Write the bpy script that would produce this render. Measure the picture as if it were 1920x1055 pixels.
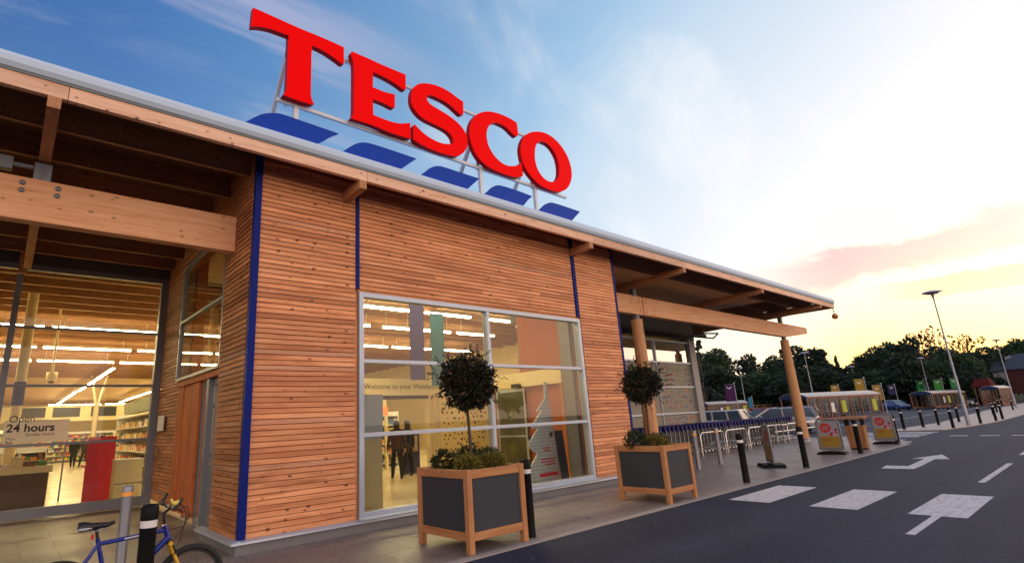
import bpy, math, random
from math import sin, cos, pi, radians, sqrt, atan2, hypot
from mathutils import Vector, Matrix
random.seed(7)
for o in list(bpy.data.objects): bpy.data.objects.remove(o)
SC = bpy.context.scene
COL = SC.collection

# ------------------------------------------------------------------ camera
cam_d = bpy.data.cameras.new('camera')
cam = bpy.data.objects.new('camera', cam_d); COL.objects.link(cam)
SC.camera = cam
YAW, PITCH, ROLL = 6.99165236e-01, 2.57174323e-01, -4.95901529e-02
cam_d.sensor_width = 36; cam_d.sensor_fit = 'HORIZONTAL'
cam_d.lens = 1007.18394 / 1920 * 36
cam_d.shift_x = 100.44 / 1920; cam_d.shift_y = -5.0 / 1920
cam_d.clip_start = 0.05; cam_d.clip_end = 3000
fw = Vector((sin(YAW)*cos(PITCH), cos(YAW)*cos(PITCH), sin(PITCH)))
rt = Vector((cos(YAW), -sin(YAW), 0)); up = rt.cross(fw)
rt2 = cos(ROLL)*rt + sin(ROLL)*up; up2 = -sin(ROLL)*rt + cos(ROLL)*up
m = Matrix((rt2, up2, -fw)).transposed().to_4x4(); m.translation = Vector((0, 0, 1.65))
cam.matrix_world = m

# ------------------------------------------------------------------ world / sky
SUN_DIR = Vector((0.992, 0.105, 0.05)).normalized()
SUN_EL = math.asin(SUN_DIR.z)
W = bpy.data.worlds.new('World'); SC.world = W; W.use_nodes = True
NT = W.node_tree; NT.nodes.clear()
class G:
    """small wrapper for building node graphs"""
    def __init__(s, nt): s.nt = nt
    def n(s, t, **k):
        x = s.nt.nodes.new(t)
        for a, b in k.items(): setattr(x, a, b)
        return x
    def ln(s, a, b): s.nt.links.new(a, b)
    def put(s, sock, v):
        if hasattr(v, 'is_output') or isinstance(v, bpy.types.NodeSocket): s.ln(v, sock)
        elif isinstance(v, (tuple, list)): sock.default_value = tuple(v) + ((1,) if len(v) == 3 and len(sock.default_value) == 4 else ())
        else: sock.default_value = v
    def m(s, op, a, b=0.0, c=None, clamp=False):
        x = s.n('ShaderNodeMath', operation=op, use_clamp=clamp)
        s.put(x.inputs[0], a); s.put(x.inputs[1], b)
        if c is not None: s.put(x.inputs[2], c)
        return x.outputs[0]
    def ss(s, v, a, b):
        x = s.n('ShaderNodeMapRange', interpolation_type='SMOOTHSTEP')
        s.put(x.inputs['Value'], v); x.inputs['From Min'].default_value = a; x.inputs['From Max'].default_value = b
        return x.outputs[0]
    def mix(s, f, a, b, mode='MIX'):
        x = s.n('ShaderNodeMix', data_type='RGBA', blend_type=mode)
        s.put(x.inputs[0], f); s.put(x.inputs[6], a); s.put(x.inputs[7], b)
        return x.outputs[2]
    def ramp(s, v, stops, interp='LINEAR'):
        x = s.n('ShaderNodeValToRGB'); r = x.color_ramp; r.interpolation = interp
        while len(r.elements) < len(stops): r.elements.new(0.5)
        for e, (p, c) in zip(r.elements, stops): e.position = p; e.color = tuple(c) + (1,)
        s.put(x.inputs[0], v); return x.outputs[0]
    def noise(s, vec, scale, detail=4, rough=0.5, dist=0.0):
        x = s.n('ShaderNodeTexNoise'); s.put(x.inputs['Vector'], vec)
        x.inputs['Scale'].default_value = scale; x.inputs['Detail'].default_value = detail
        x.inputs['Roughness'].default_value = rough; x.inputs['Distortion'].default_value = dist
        return x.outputs[0]
    def map(s, vec, loc=(0, 0, 0), rot=(0, 0, 0), sc=(1, 1, 1)):
        x = s.n('ShaderNodeMapping'); s.put(x.inputs[0], vec)
        x.inputs[1].default_value = loc; x.inputs[2].default_value = rot; x.inputs[3].default_value = sc
        return x.outputs[0]
def srgb(r, g, b):
    f = lambda c: (c/255/12.92) if c/255 <= .04045 else ((c/255+.055)/1.055)**2.4
    return (f(r), f(g), f(b))
g = G(NT)
tc = g.n('ShaderNodeTexCoord').outputs['Generated']
dn = g.n('ShaderNodeVectorMath', operation='NORMALIZE'); g.ln(tc, dn.inputs[0]); D = dn.outputs[0]
sp = g.n('ShaderNodeSeparateXYZ'); g.ln(D, sp.inputs[0]); dx, dy, dz = sp.outputs
dt = g.n('ShaderNodeVectorMath', operation='DOT_PRODUCT'); g.ln(D, dt.inputs[0]); dt.inputs[1].default_value = SUN_DIR
s_ = dt.outputs['Value']
s01 = g.m('MULTIPLY_ADD', s_, 0.5, 0.5)          # 0 away from the sun .. 1 at the sun
base = g.ramp(s01, [(0.0, srgb(110, 140, 180)), (0.50, srgb(50, 100, 164)), (0.60, srgb(60, 112, 176)), (0.70, srgb(84, 136, 190)),
    (0.80, srgb(116, 160, 204)), (0.865, srgb(150, 188, 222)), (0.905, srgb(192, 214, 235)), (0.94, srgb(216, 227, 240)), (0.975, srgb(243, 243, 247)), (1.0, srgb(255, 249, 226))])
# clearer and darker high up, paler towards the horizon
pale = g.ss(dz, 0.62, 0.18)
base = g.mix(g.m('MULTIPLY', pale, 0.28), base, srgb(196, 214, 234))
# warm band low down round the sunset
hz = g.m('MULTIPLY', g.ss(dz, 0.26, 0.04), g.ss(s_, 0.80, 0.975))
base = g.mix(g.m('MULTIPLY', hz, 0.9), base, srgb(255, 250, 220))
hz3 = g.m('MULTIPLY', g.ss(dz, 0.085, 0.03), g.ss(s_, 0.985, 0.998))
hz2 = g.m('MULTIPLY', g.ss(dz, 0.17, 0.06), g.ss(s_, 0.972, 0.994))
base = g.mix(g.m('MULTIPLY', hz2, 0.85), base, srgb(255, 240, 158))
base = g.mix(g.m('MULTIPLY', hz3, 0.8), base, srgb(255, 205, 105))
# wisps: streaks of thin cirrus
cv = g.map(D, rot=(0.35, 0.5, 0.9), sc=(1.0, 4.2, 2.2))
c1 = g.noise(cv, 1.7, 6, 0.55, 0.7)
c2 = g.noise(g.map(D, rot=(0.2, 0.4, 0.7), sc=(2.0, 7.0, 5.0)), 2.0, 5, 0.6, 0.4)
wisp = g.m('MULTIPLY', g.ss(c1, 0.46, 0.74), g.m('MULTIPLY_ADD', g.ss(c2, 0.30, 0.70), 0.6, 0.4))
wcol = g.mix(g.ss(s_, 0.2, 0.95), srgb(196, 196, 214), srgb(255, 252, 250))
base = g.mix(g.m('MULTIPLY', wisp, 0.55), base, wcol)
# long thin streaks high on the left, running away along the shop front
pz = g.m('ADD', dz, 0.10); cbx = g.n('ShaderNodeCombineXYZ'); g.ln(g.m('DIVIDE', dx, pz), cbx.inputs[0]); g.ln(g.m('DIVIDE', dy, pz), cbx.inputs[1])
st1 = g.noise(g.map(cbx.outputs[0], loc=(3.3, 1.2, 0), rot=(0, 0, 0.12), sc=(0.55, 2.6, 1)), 1.5, 7, 0.58, 0.9)
st2 = g.noise(g.map(cbx.outputs[0], loc=(0.3, 5.2, 0), rot=(0, 0, 0.12), sc=(0.8, 6.0, 1)), 1.6, 5, 0.6, 0.5)
stv = g.m('MULTIPLY', g.ss(g.m('MULTIPLY_ADD', st2, 0.35, st1), 0.60, 0.88), g.ss(s_, 0.75, 0.35))
base = g.mix(g.m('MULTIPLY', stv, 0.70), base, srgb(178, 180, 208))
# long mauve-pink cloud bars above the sunset
az = g.m('DIVIDE', dy, g.m('MAXIMUM', dx, 0.05))
def bar(c0, sl, half, nsc, off, thr0, thr1):
    ctr = g.m('MULTIPLY_ADD', az, sl, c0)
    wob = g.noise(g.map(D, loc=off, sc=(1.0, 3.0, 5.0)), 3.0, 4, 0.6, 0.4)
    ctr = g.m('MULTIPLY_ADD', g.m('SUBTRACT', wob, 0.5), half*2.2, ctr)
    d_ = g.m('DIVIDE', g.m('SUBTRACT', dz, ctr), half)
    env = g.m('SUBTRACT', 1.0, g.m('MULTIPLY', d_, d_), clamp=True)
    nz = g.noise(g.map(D, loc=off, sc=(1.0, 2.2, 16.0)), nsc, 7, 0.62, 0.5)
    v = g.m('MULTIPLY', env, g.m('ADD', nz, 0.35))
    return g.m('MULTIPLY', g.ss(v, thr0, thr1), g.ss(dx, 0.3, 0.6))
b1 = bar(0.200, -0.005, 0.037, 2.4, (3, 1, 2), 0.16, 0.72)
b1 = g.m('MULTIPLY', b1, g.ss(az, 0.42, 0.24))
b2 = bar(0.1475, -0.005, 0.017, 2.8, (2, 9, 5), 0.06, 0.42)
b2 = g.m('MULTIPLY', b2, g.ss(az, 0.24, 0.12))
base = g.mix(b1, base, srgb(208, 172, 190))
base = g.mix(b2, base, srgb(226, 172, 168))
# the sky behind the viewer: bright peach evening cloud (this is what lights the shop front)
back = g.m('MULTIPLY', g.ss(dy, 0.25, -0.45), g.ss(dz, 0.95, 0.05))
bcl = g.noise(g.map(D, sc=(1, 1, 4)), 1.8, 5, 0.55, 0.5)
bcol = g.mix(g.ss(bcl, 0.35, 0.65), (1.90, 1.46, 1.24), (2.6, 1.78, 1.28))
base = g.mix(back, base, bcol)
# under the horizon (never seen: the ground hides it)
base = g.mix(g.ss(dz, 0.0, -0.06), base, (0.12, 0.11, 0.12))
sky = g.n('ShaderNodeTexSky', sky_type='NISHITA'); sky.sun_disc = False
sky.sun_elevation = max(SUN_EL, radians(2.0)); sky.sun_rotation = atan2(SUN_DIR.x, SUN_DIR.y)
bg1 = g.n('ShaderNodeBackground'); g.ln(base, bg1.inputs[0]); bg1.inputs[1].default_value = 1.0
bg2 = g.n('ShaderNodeBackground'); g.ln(sky.outputs[0], bg2.inputs[0]); bg2.inputs[1].default_value = 0.05
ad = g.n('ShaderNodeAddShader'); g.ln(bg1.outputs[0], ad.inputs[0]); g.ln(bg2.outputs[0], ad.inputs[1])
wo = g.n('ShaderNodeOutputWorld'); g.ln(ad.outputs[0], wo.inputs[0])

# ------------------------------------------------------------------ sun (just above the tree line)
sl = bpy.data.lights.new('sun', 'SUN'); sl.energy = 0.6; sl.angle = radians(3); sl.color = (1.0, 0.62, 0.34)
so = bpy.data.objects.new('sun', sl); COL.objects.link(so)
so.rotation_euler = (-SUN_DIR).to_track_quat('-Z', 'Y').to_euler(); so.location = (60, 0, 40)
SC.view_settings.view_transform = 'Standard'; SC.view_settings.look = 'None'
SC.view_settings.exposure = 0.0; SC.view_settings.gamma = 1.0
SC.cycles.max_bounces = 8; SC.cycles.transparent_max_bounces = 16
SC.cycles.use_denoising = True
SC.cycles.sample_clamp_indirect = 4.0
SC.cycles.caustics_reflective = False; SC.cycles.caustics_refractive = False

# ------------------------------------------------------------------ mesh building
class MB:
    def __init__(s): s.v = []; s.f = []; s.sm = []; s.mi = []
    def add(s, vs, fs, smooth=False, mi=0):
        o = len(s.v); s.v += [tuple(v) for v in vs]
        for f in fs: s.f.append([i+o for i in f]); s.sm.append(smooth); s.mi.append(mi)
        return s
    def box(s, x0, x1, y0, y1, z0, z1, mi=0):
        v = [(x, y, z) for z in (z0, z1) for y in (y0, y1) for x in (x0, x1)]
        return s.add(v, [(0, 2, 3, 1), (4, 5, 7, 6), (0, 1, 5, 4), (2, 6, 7, 3), (0, 4, 6, 2), (1, 3, 7, 5)], mi=mi)
    def hexa(s, b, t, mi=0):
        """b, t: four bottom and four top corners, counter-clockwise"""
        return s.add(list(b)+list(t), [(3, 2, 1, 0), (4, 5, 6, 7), (0, 1, 5, 4), (1, 2, 6, 5), (2, 3, 7, 6), (3, 0, 4, 7)], mi=mi)
    def beam(s, p, q, w, h, upv=(0, 0, 1), mi=0):
        p = Vector(p); q = Vector(q); d = (q-p).normalized(); u = Vector(upv)
        r = d.cross(u)
        if r.length < 1e-4: r = d.cross(Vector((0, 1, 0)))
        r.normalize(); u = r.cross(d).normalized(); r *= w/2; u *= h/2
        return s.hexa([p-r-u, p+r-u, q+r-u, q-r-u], [p-r+u, p+r+u, q+r+u, q-r+u], mi)
    def tube(s, pts, r, n=8, closed=False, cap=True, mi=0, smooth=True):
        pts = [Vector(p) for p in pts]; N = len(pts); rs = r if isinstance(r, (list, tuple)) else [r]*N
        rings = []; pu = None
        for i, p in enumerate(pts):
            if closed: d = pts[(i+1) % N]-pts[i-1]
            elif i == 0: d = pts[1]-p
            elif i == N-1: d = p-pts[i-1]
            else: d = (pts[i+1]-p).normalized()+(p-pts[i-1]).normalized()
            d.normalize()
            if pu is None:
                pu = d.orthogonal().normalized()
            u = pu-d*pu.dot(d)
            u = u.normalized() if u.length > 1e-5 else d.orthogonal().normalized()
            pu = u; w = d.cross(u)
            rings.append([p+(u*cos(2*pi*k/n)+w*sin(2*pi*k/n))*rs[i] for k in range(n)])
        v = [x for rg in rings for x in rg]; f = []
        for i in range(N if closed else N-1):
            j = (i+1) % N
            for k in range(n): f.append((i*n+k, i*n+(k+1) % n, j*n+(k+1) % n, j*n+k))
        s.add(v, f, smooth, mi)
        if cap and not closed:
            s.add(rings[0], [tuple(range(n))[::-1]], False, mi); s.add(rings[-1], [tuple(range(n))], False, mi)
        return s
    def lathe(s, prof, c=(0, 0, 0), n=16, smooth=True, mi=0, axis='Z'):
        v = []
        for r, z in prof:
            for k in range(n):
                a = 2*pi*k/n
                if axis == 'Z': v.append((c[0]+r*cos(a), c[1]+r*sin(a), c[2]+z))
                elif axis == 'Y': v.append((c[0]+r*cos(a), c[1]+z, c[2]+r*sin(a)))
                else: v.append((c[0]+z, c[1]+r*cos(a), c[2]+r*sin(a)))
        f = [(i*n+k, i*n+(k+1) % n, (i+1)*n+(k+1) % n, (i+1)*n+k) for i in range(len(prof)-1) for k in range(n)]
        if axis == 'Y': f = [t[::-1] for t in f]
        return s.add(v, f, smooth, mi)
    def prism(s, poly, fn, a, b, mi=0):
        """poly: 2D outline, fn(u, v, depth) -> 3D"""
        n = len(poly)
        s.add([fn(u, v, a) for u, v in poly], [tuple(range(n))], mi=mi)
        s.add([fn(u, v, b) for u, v in poly], [tuple(range(n))[::-1]], mi=mi)
        v = [fn(u, v_, a) for u, v_ in poly]+[fn(u, v_, b) for u, v_ in poly]
        return s.add(v, [(i, i+n, (i+1) % n+n, (i+1) % n) for i in range(n)], mi=mi)
    def sphere(s, c, r, n=12, m_=8, sc=(1, 1, 1), mi=0):
        prof = [(max(1e-4, sin(pi*i/m_))*r, -cos(pi*i/m_)*r) for i in range(m_+1)]
        v0 = len(s.v); s.lathe(prof, (0, 0, 0), n, True, mi)
        for i in range(v0, len(s.v)):
            x, y, z = s.v[i]; s.v[i] = (c[0]+x*sc[0], c[1]+y*sc[1], c[2]+z*sc[2])
        return s
    def xf(s, M):
        s.v = [tuple(M @ Vector(v)) for v in s.v]; return s
    def mesh(s, name, mats):
        me = bpy.data.meshes.new(name); me.from_pydata(s.v, [], s.f)
        me.polygons.foreach_set('use_smooth', s.sm); me.polygons.foreach_set('material_index', s.mi)
        for m_ in (mats if isinstance(mats, (list, tuple)) else [mats]): me.materials.append(m_)
        me.update(); return me
def RZ(a, loc=(0, 0, 0)): return Matrix.Translation(loc) @ Matrix.Rotation(a, 4, 'Z')
def obj(name, mb, mats, parent=None, label=None, cat=None, group=None, kind=None, bevel=0):
    me = mb.mesh(name, mats) if isinstance(mb, MB) else mb
    o = bpy.data.objects.new(name, me); COL.objects.link(o)
    if parent: o.parent = parent
    tag(o, label, cat, group, kind)
    if bevel:
        b = o.modifiers.new('bevel', 'BEVEL'); b.width = bevel; b.segments = 2; b.limit_method = 'ANGLE'; b.angle_limit = radians(40)
    return o
def tag(o, label=None, cat=None, group=None, kind=None):
    if label: o['label'] = label
    if cat: o['category'] = cat
    if group: o['group'] = group
    if kind: o['kind'] = kind
    return o
def thing(name, label, cat, loc=(0, 0, 0), rz=0, group=None):
    o = bpy.data.objects.new(name, None); COL.objects.link(o); o.empty_display_size = 0.2
    o.location = loc; o.rotation_euler = (0, 0, rz); return tag(o, label, cat, group)
def dup(root, loc, rz=0, label=None, group=None, sc=None):
    def cp(o, par):
        c = o.copy(); COL.objects.link(c)
        if par: c.parent = par
        for ch in o.children: cp(ch, c)
        return c
    r = cp(root, None); r.location = loc; r.rotation_euler = (0, 0, rz)
    if sc: r.scale = sc if isinstance(sc, tuple) else (sc, sc, sc)
    if label: r['label'] = label
    if group: r['group'] = group
    return r
def text(name, s, size, loc, rot, mat, parent=None, ext=0.004, align='LEFT', bold=0.0):
    c = bpy.data.curves.new(name, 'FONT'); c.body = s; c.size = size; c.extrude = ext; c.align_x = align; c.offset = bold
    t = bpy.data.objects.new(name, c); COL.objects.link(t); t.location = loc; t.rotation_euler = rot
    bpy.context.view_layer.update()
    me = bpy.data.meshes.new_from_object(t.evaluated_get(bpy.context.evaluated_depsgraph_get()))
    bpy.data.objects.remove(t); me.materials.clear(); me.materials.append(mat)
    o = bpy.data.objects.new(name, me); COL.objects.link(o); o.location = loc; o.rotation_euler = rot
    if parent: o.parent = parent
    return o

# ------------------------------------------------------------------ materials
def mat(name, col, rough=0.6, metal=0.0, var=0.12, vscale=3.0, bump=0.0, bscale=40.0, spec=0.5, stretch=(1, 1, 1), island=0.0, grime=0.0):
    m_ = bpy.data.materials.new(name); m_.use_nodes = True; nt = m_.node_tree; g = G(nt)
    b = nt.nodes['Principled BSDF']; co = g.n('ShaderNodeTexCoord').outputs['Object']
    v = g.map(co, sc=stretch) if stretch != (1, 1, 1) else co
    n1 = g.noise(v, vscale, 5, 0.6)
    f = g.m('MULTIPLY_ADD', g.m('SUBTRACT', n1, 0.5), 2*var, 1.0)
    if island:
        ri = g.n('ShaderNodeNewGeometry').outputs['Random Per Island']
        f = g.m('MULTIPLY', f, g.m('MULTIPLY_ADD', ri, 2*island, 1-island))
    mx = g.n('ShaderNodeVectorMath', operation='SCALE'); mx.inputs[0].default_value = col; g.ln(f, mx.inputs['Scale'])
    c = mx.outputs[0]
    if grime:
        n2 = g.noise(co, vscale*0.35, 6, 0.7)
        c = g.mix(g.m('MULTIPLY', g.ss(n2, 0.5, 0.75), grime), c, tuple(x*0.35 for x in col))
    g.ln(c, b.inputs['Base Color'])
    g.put(b.inputs['Roughness'], g.m('MULTIPLY_ADD', g.m('SUBTRACT', n1, 0.5), 0.25, rough, clamp=True))
    b.inputs['Metallic'].default_value = metal; b.inputs['Specular IOR Level'].default_value = spec
    if bump:
        bp = g.n('ShaderNodeBump'); bp.inputs['Strength'].default_value = bump; bp.inputs['Distance'].default_value = 0.01
        g.ln(g.noise(v, bscale, 4, 0.6), bp.inputs['Height']); g.ln(bp.outputs[0], b.inputs['Normal'])
    return m_
def emis(name, col, st):
    m_ = bpy.data.materials.new(name); m_.use_nodes = True; b = m_.node_tree.nodes['Principled BSDF']
    b.inputs['Base Color'].default_value = (*col, 1); b.inputs['Emission Color'].default_value = (*col, 1); b.inputs['Emission Strength'].default_value = st
    return m_
def wood(name, a, b_, c_, axis='X', island=True, knots=1.0, rough=0.65, grey=0.0, bright=1.0, stain=0.0):
    """a/b_/c_: dark, mid and light tones; the grain runs along axis"""
    m_ = bpy.data.materials.new(name); m_.use_nodes = True; nt = m_.node_tree; g = G(nt); P = nt.nodes['Principled BSDF']
    co = g.n('ShaderNodeTexCoord').outputs['Object']
    st = {'X': (1.2, 16, 16), 'Y': (16, 1.2, 16), 'Z': (16, 16, 1.2)}[axis]
    v = g.map(co, sc=st)
    if island:
        ri = g.n('ShaderNodeNewGeometry').outputs['Random Per Island']
        va = g.n('ShaderNodeVectorMath', operation='ADD'); g.ln(v, va.inputs[0])
        cb = g.n('ShaderNodeCombineXYZ'); k = g.m('MULTIPLY', ri, 57.0)
        g.ln(k, cb.inputs[0]); g.ln(k, cb.inputs[1]); g.ln(k, cb.inputs[2]); g.ln(cb.outputs[0], va.inputs[1]); v = va.outputs[0]
    n1 = g.noise(v, 1.0, 6, 0.65, 0.35)
    c = g.ramp(n1, [(0.28, a), (0.5, b_), (0.74, c_)])
    if island:
        wn = g.n('ShaderNodeTexWhiteNoise', noise_dimensions='1D'); g.ln(k, wn.inputs['W']); r2 = wn.outputs['Value']
        sc_ = g.n('ShaderNodeVectorMath', operation='SCALE'); g.ln(c, sc_.inputs[0]); g.ln(g.m('MULTIPLY_ADD', ri, 0.32, 0.86), sc_.inputs['Scale']); c = sc_.outputs[0]
        c = g.mix(g.m('MULTIPLY', g.ss(r2, 0.84, 0.99), 0.6), c, tuple(x*0.9 for x in a))
        if grey: c = g.mix(g.m('MULTIPLY', g.ss(r2, 0.07, 0.03), grey), c, (0.30, 0.24, 0.22))
    if stain:     # long rain and dirt streaks that run over several boards
        sn = g.noise(g.map(co, sc={'X': (0.35, 1, 2.6), 'Y': (1, 0.35, 2.6), 'Z': (2, 2, 0.4)}[axis]), 1.2, 6, 0.68)
        c = g.mix(g.m('MULTIPLY', g.ss(sn, 0.50, 0.68), stain), c, tuple(x*0.62 for x in a))
    # knots: small dark ovals scattered along the grain
    if knots:
        sx = g.n('ShaderNodeSeparateXYZ'); g.ln(co, sx.inputs[0]); q = {'X': 0, 'Y': 1, 'Z': 2}[axis]; oth = [i for i in range(3) if i != q]
        cu = g.n('ShaderNodeCombineXYZ'); g.ln(g.m('MULTIPLY', sx.outputs[q], 3.2), cu.inputs[0]); g.ln(g.m('MULTIPLY', g.m('ADD', sx.outputs[oth[0]], sx.outputs[oth[1]]), 5.5), cu.inputs[1])
        vo = g.n('ShaderNodeTexVoronoi', voronoi_dimensions='2D'); vo.inputs['Scale'].default_value = 1.0; g.ln(cu.outputs[0], vo.inputs['Vector'])
        sc3 = g.n('ShaderNodeSeparateColor'); g.ln(vo.outputs['Color'], sc3.inputs[0])
        rad = g.m('MULTIPLY_ADD', sc3.outputs[0], 0.17, -0.065); dk = g.m('SUBTRACT', vo.outputs['Distance'], rad)
        c = g.mix(g.m('MULTIPLY', g.ss(dk, 0.10, 0.0), 0.22*knots), c, tuple(x*0.6 for x in a))
        c = g.mix(g.m('MULTIPLY', g.ss(dk, 0.012, -0.012), 0.85*knots), c, tuple(x*0.20 for x in a))
    if bright != 1.0:
        s2 = g.n('ShaderNodeVectorMath', operation='SCALE'); g.ln(c, s2.inputs[0]); s2.inputs['Scale'].default_value = bright; c = s2.outputs[0]
    g.ln(c, P.inputs['Base Color']); P.inputs['Roughness'].default_value = rough; P.inputs['Specular IOR Level'].default_value = 0.3
    bp = g.n('ShaderNodeBump'); bp.inputs['Strength'].default_value = 0.25; bp.inputs['Distance'].default_value = 0.004
    g.ln(n1, bp.inputs['Height']); g.ln(bp.outputs[0], P.inputs['Normal'])
    return m_
def glass(name, tint=(0.93, 0.95, 0.93), refl=1.0, rough=0.0, ior=1.52):
    m_ = bpy.data.materials.new(name); m_.use_nodes = True; nt = m_.node_tree; nt.nodes.clear(); g = G(nt)
    t = g.n('ShaderNodeBsdfTransparent'); t.inputs[0].default_value = (*tint, 1)
    gl = g.n('ShaderNodeBsdfGlossy'); gl.inputs['Roughness'].default_value = rough; gl.inputs[0].default_value = (0.95, 0.95, 0.95, 1)
    fr = g.n('ShaderNodeFresnel'); fr.inputs['IOR'].default_value = ior
    f = g.m('MULTIPLY', fr.outputs[0], refl, clamp=True)
    mx = g.n('ShaderNodeMixShader'); g.ln(f, mx.inputs[0]); g.ln(t.outputs[0], mx.inputs[1]); g.ln(gl.outputs[0], mx.inputs[2])
    o = g.n('ShaderNodeOutputMaterial'); g.ln(mx.outputs[0], o.inputs[0]); return m_

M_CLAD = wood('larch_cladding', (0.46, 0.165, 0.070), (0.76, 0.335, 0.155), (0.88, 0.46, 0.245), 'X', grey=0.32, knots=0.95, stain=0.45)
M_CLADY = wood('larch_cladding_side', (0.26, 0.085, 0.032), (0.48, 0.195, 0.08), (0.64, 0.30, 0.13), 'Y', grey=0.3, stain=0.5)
M_GLU = wood('glulam', (0.70, 0.32, 0.14), (0.84, 0.46, 0.25), (0.92, 0.57, 0.34), 'X', island=False, knots=0.6)
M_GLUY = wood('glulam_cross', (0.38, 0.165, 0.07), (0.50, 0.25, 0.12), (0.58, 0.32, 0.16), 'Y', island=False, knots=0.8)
M_POLE = wood('round_timber', (0.48, 0.24, 0.10), (0.62, 0.34, 0.16), (0.70, 0.42, 0.22), 'Z', island=False, knots=0.7)
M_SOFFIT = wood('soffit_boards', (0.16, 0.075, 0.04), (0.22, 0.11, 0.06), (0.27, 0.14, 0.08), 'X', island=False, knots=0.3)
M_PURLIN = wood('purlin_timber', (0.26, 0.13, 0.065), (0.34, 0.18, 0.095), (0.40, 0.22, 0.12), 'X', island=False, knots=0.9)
M_PLANTW = wood('planter_timber', (0.36, 0.15, 0.06), (0.50, 0.235, 0.10), (0.60, 0.31, 0.14), 'Z', island=True, knots=0.4)
M_DOORW = wood('door_boards', (0.30, 0.075, 0.022), (0.48, 0.135, 0.042), (0.56, 0.18, 0.06), 'Z', island=True, knots=0.4)
M_BACKING = mat('dark_backing', (0.38, 0.12, 0.045), 0.9)
M_BLUE = mat('blue_trim_paint', (0.006, 0.018, 0.20), 0.55, var=0.06, spec=0.12)
M_SWOOSH = mat('blue_sign_enamel', (0.012, 0.062, 0.46), 0.5, var=0.05, spec=0.10)
M_RED = mat('red_sign_acrylic', (0.80, 0.002, 0.002), 0.5, var=0.04, spec=0.03)
_p = M_RED.node_tree.nodes['Principled BSDF']; _p.inputs['Emission Color'].default_value = (1, 0.002, 0.002, 1); _p.inputs['Emission Strength'].default_value = 0.25   # the letters are lit from inside
M_REDSIDE = mat('red_sign_return', (0.45, 0.003, 0.006), 0.4, var=0.05, spec=0.1)
M_ALU = mat('window_aluminium', (0.48, 0.56, 0.68), 0.38, 0.25, var=0.05)
M_ALUD = mat('grey_frame_metal', (0.20, 0.23, 0.28), 0.42, 0.2, var=0.07)
M_PANEL = mat('slate_grey_panel', (0.10, 0.11, 0.135), 0.55, var=0.1)
M_GUTTER = mat('roof_edge_metal', (0.56, 0.72, 0.90), 0.5, 0.0, var=0.05, vscale=0.8)
M_GUTSH = mat('roof_edge_trim', (0.16, 0.19, 0.20), 0.5, 0.2)
M_STEEL = mat('galvanised_steel', (0.25, 0.27, 0.31), 0.38, 0.55, var=0.14, vscale=8)
M_SIGNFR = mat('sign_frame_steel', (0.62, 0.66, 0.70), 0.4, 0.3)
M_PLINTH = mat('plinth_concrete', (0.21, 0.215, 0.235), 0.85, var=0.2, bump=0.5, grime=0.4)
M_BLACK = mat('black_rubber', (0.007, 0.008, 0.009), 0.5, var=0.2, vscale=9, bump=0.15, spec=0.15)
M_WHITEBAND = mat('reflective_white', (0.80, 0.80, 0.80), 0.35, var=0.05)
M_ORANGE = mat('reflective_orange', (1.0, 0.42, 0.07), 0.4, var=0.05)
M_CHROME = mat('bright_steel', (0.66, 0.66, 0.68), 0.22, 0.95, var=0.05)
M_TROLLEY = mat('trolley_wire', (0.20, 0.22, 0.24), 0.35, 0.8, var=0.1)
M_TBLUE = mat('trolley_blue_plastic', (0.022, 0.022, 0.15), 0.5, spec=0.2)
M_SLATE = mat('planter_panel', (0.036, 0.043, 0.056), 0.78, var=0.22, vscale=5, bump=0.2, bscale=90)
M_SOIL = mat('soil', (0.035, 0.024, 0.016), 0.95, bump=0.8, bscale=60)
M_BARK = mat('bark', (0.085, 0.058, 0.04), 0.9, var=0.3, vscale=9, bump=0.9, stretch=(1, 1, 0.3))
M_GLASS = glass('window_glass', (0.93, 0.94, 0.90), 0.9)
M_GLASSD = glass('tinted_glass', (0.50, 0.52, 0.50), 1.0)
M_CREAM = mat('cream_board', (0.82, 0.72, 0.42), 0.6, var=0.05)
M_WHITE = mat('white_paint', (0.78, 0.78, 0.76), 0.5, var=0.05)
M_TUBE = emis('lit_fluorescent_tube', (1.0, 0.80, 0.40), 75.0)
M_TUBE2 = emis('lit_lobby_tube', (1.0, 0.83, 0.42), 85.0)
M_INFLOOR = mat('shop_floor_tile', (0.75, 0.66, 0.46), 0.2, var=0.06, vscale=0.6)
M_INWALL = mat('shop_wall', (0.66, 0.55, 0.32), 0.7, var=0.05)
M_CEIL = wood('shop_ceiling_boards', (0.46, 0.29, 0.14), (0.58, 0.38, 0.20), (0.66, 0.45, 0.25), 'X', island=False, knots=0.3)
M_DARK = mat('dark_grey_plastic', (0.04, 0.042, 0.046), 0.55)
M_GREYP = mat('mid_grey_plastic', (0.22, 0.23, 0.25), 0.5)
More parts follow.
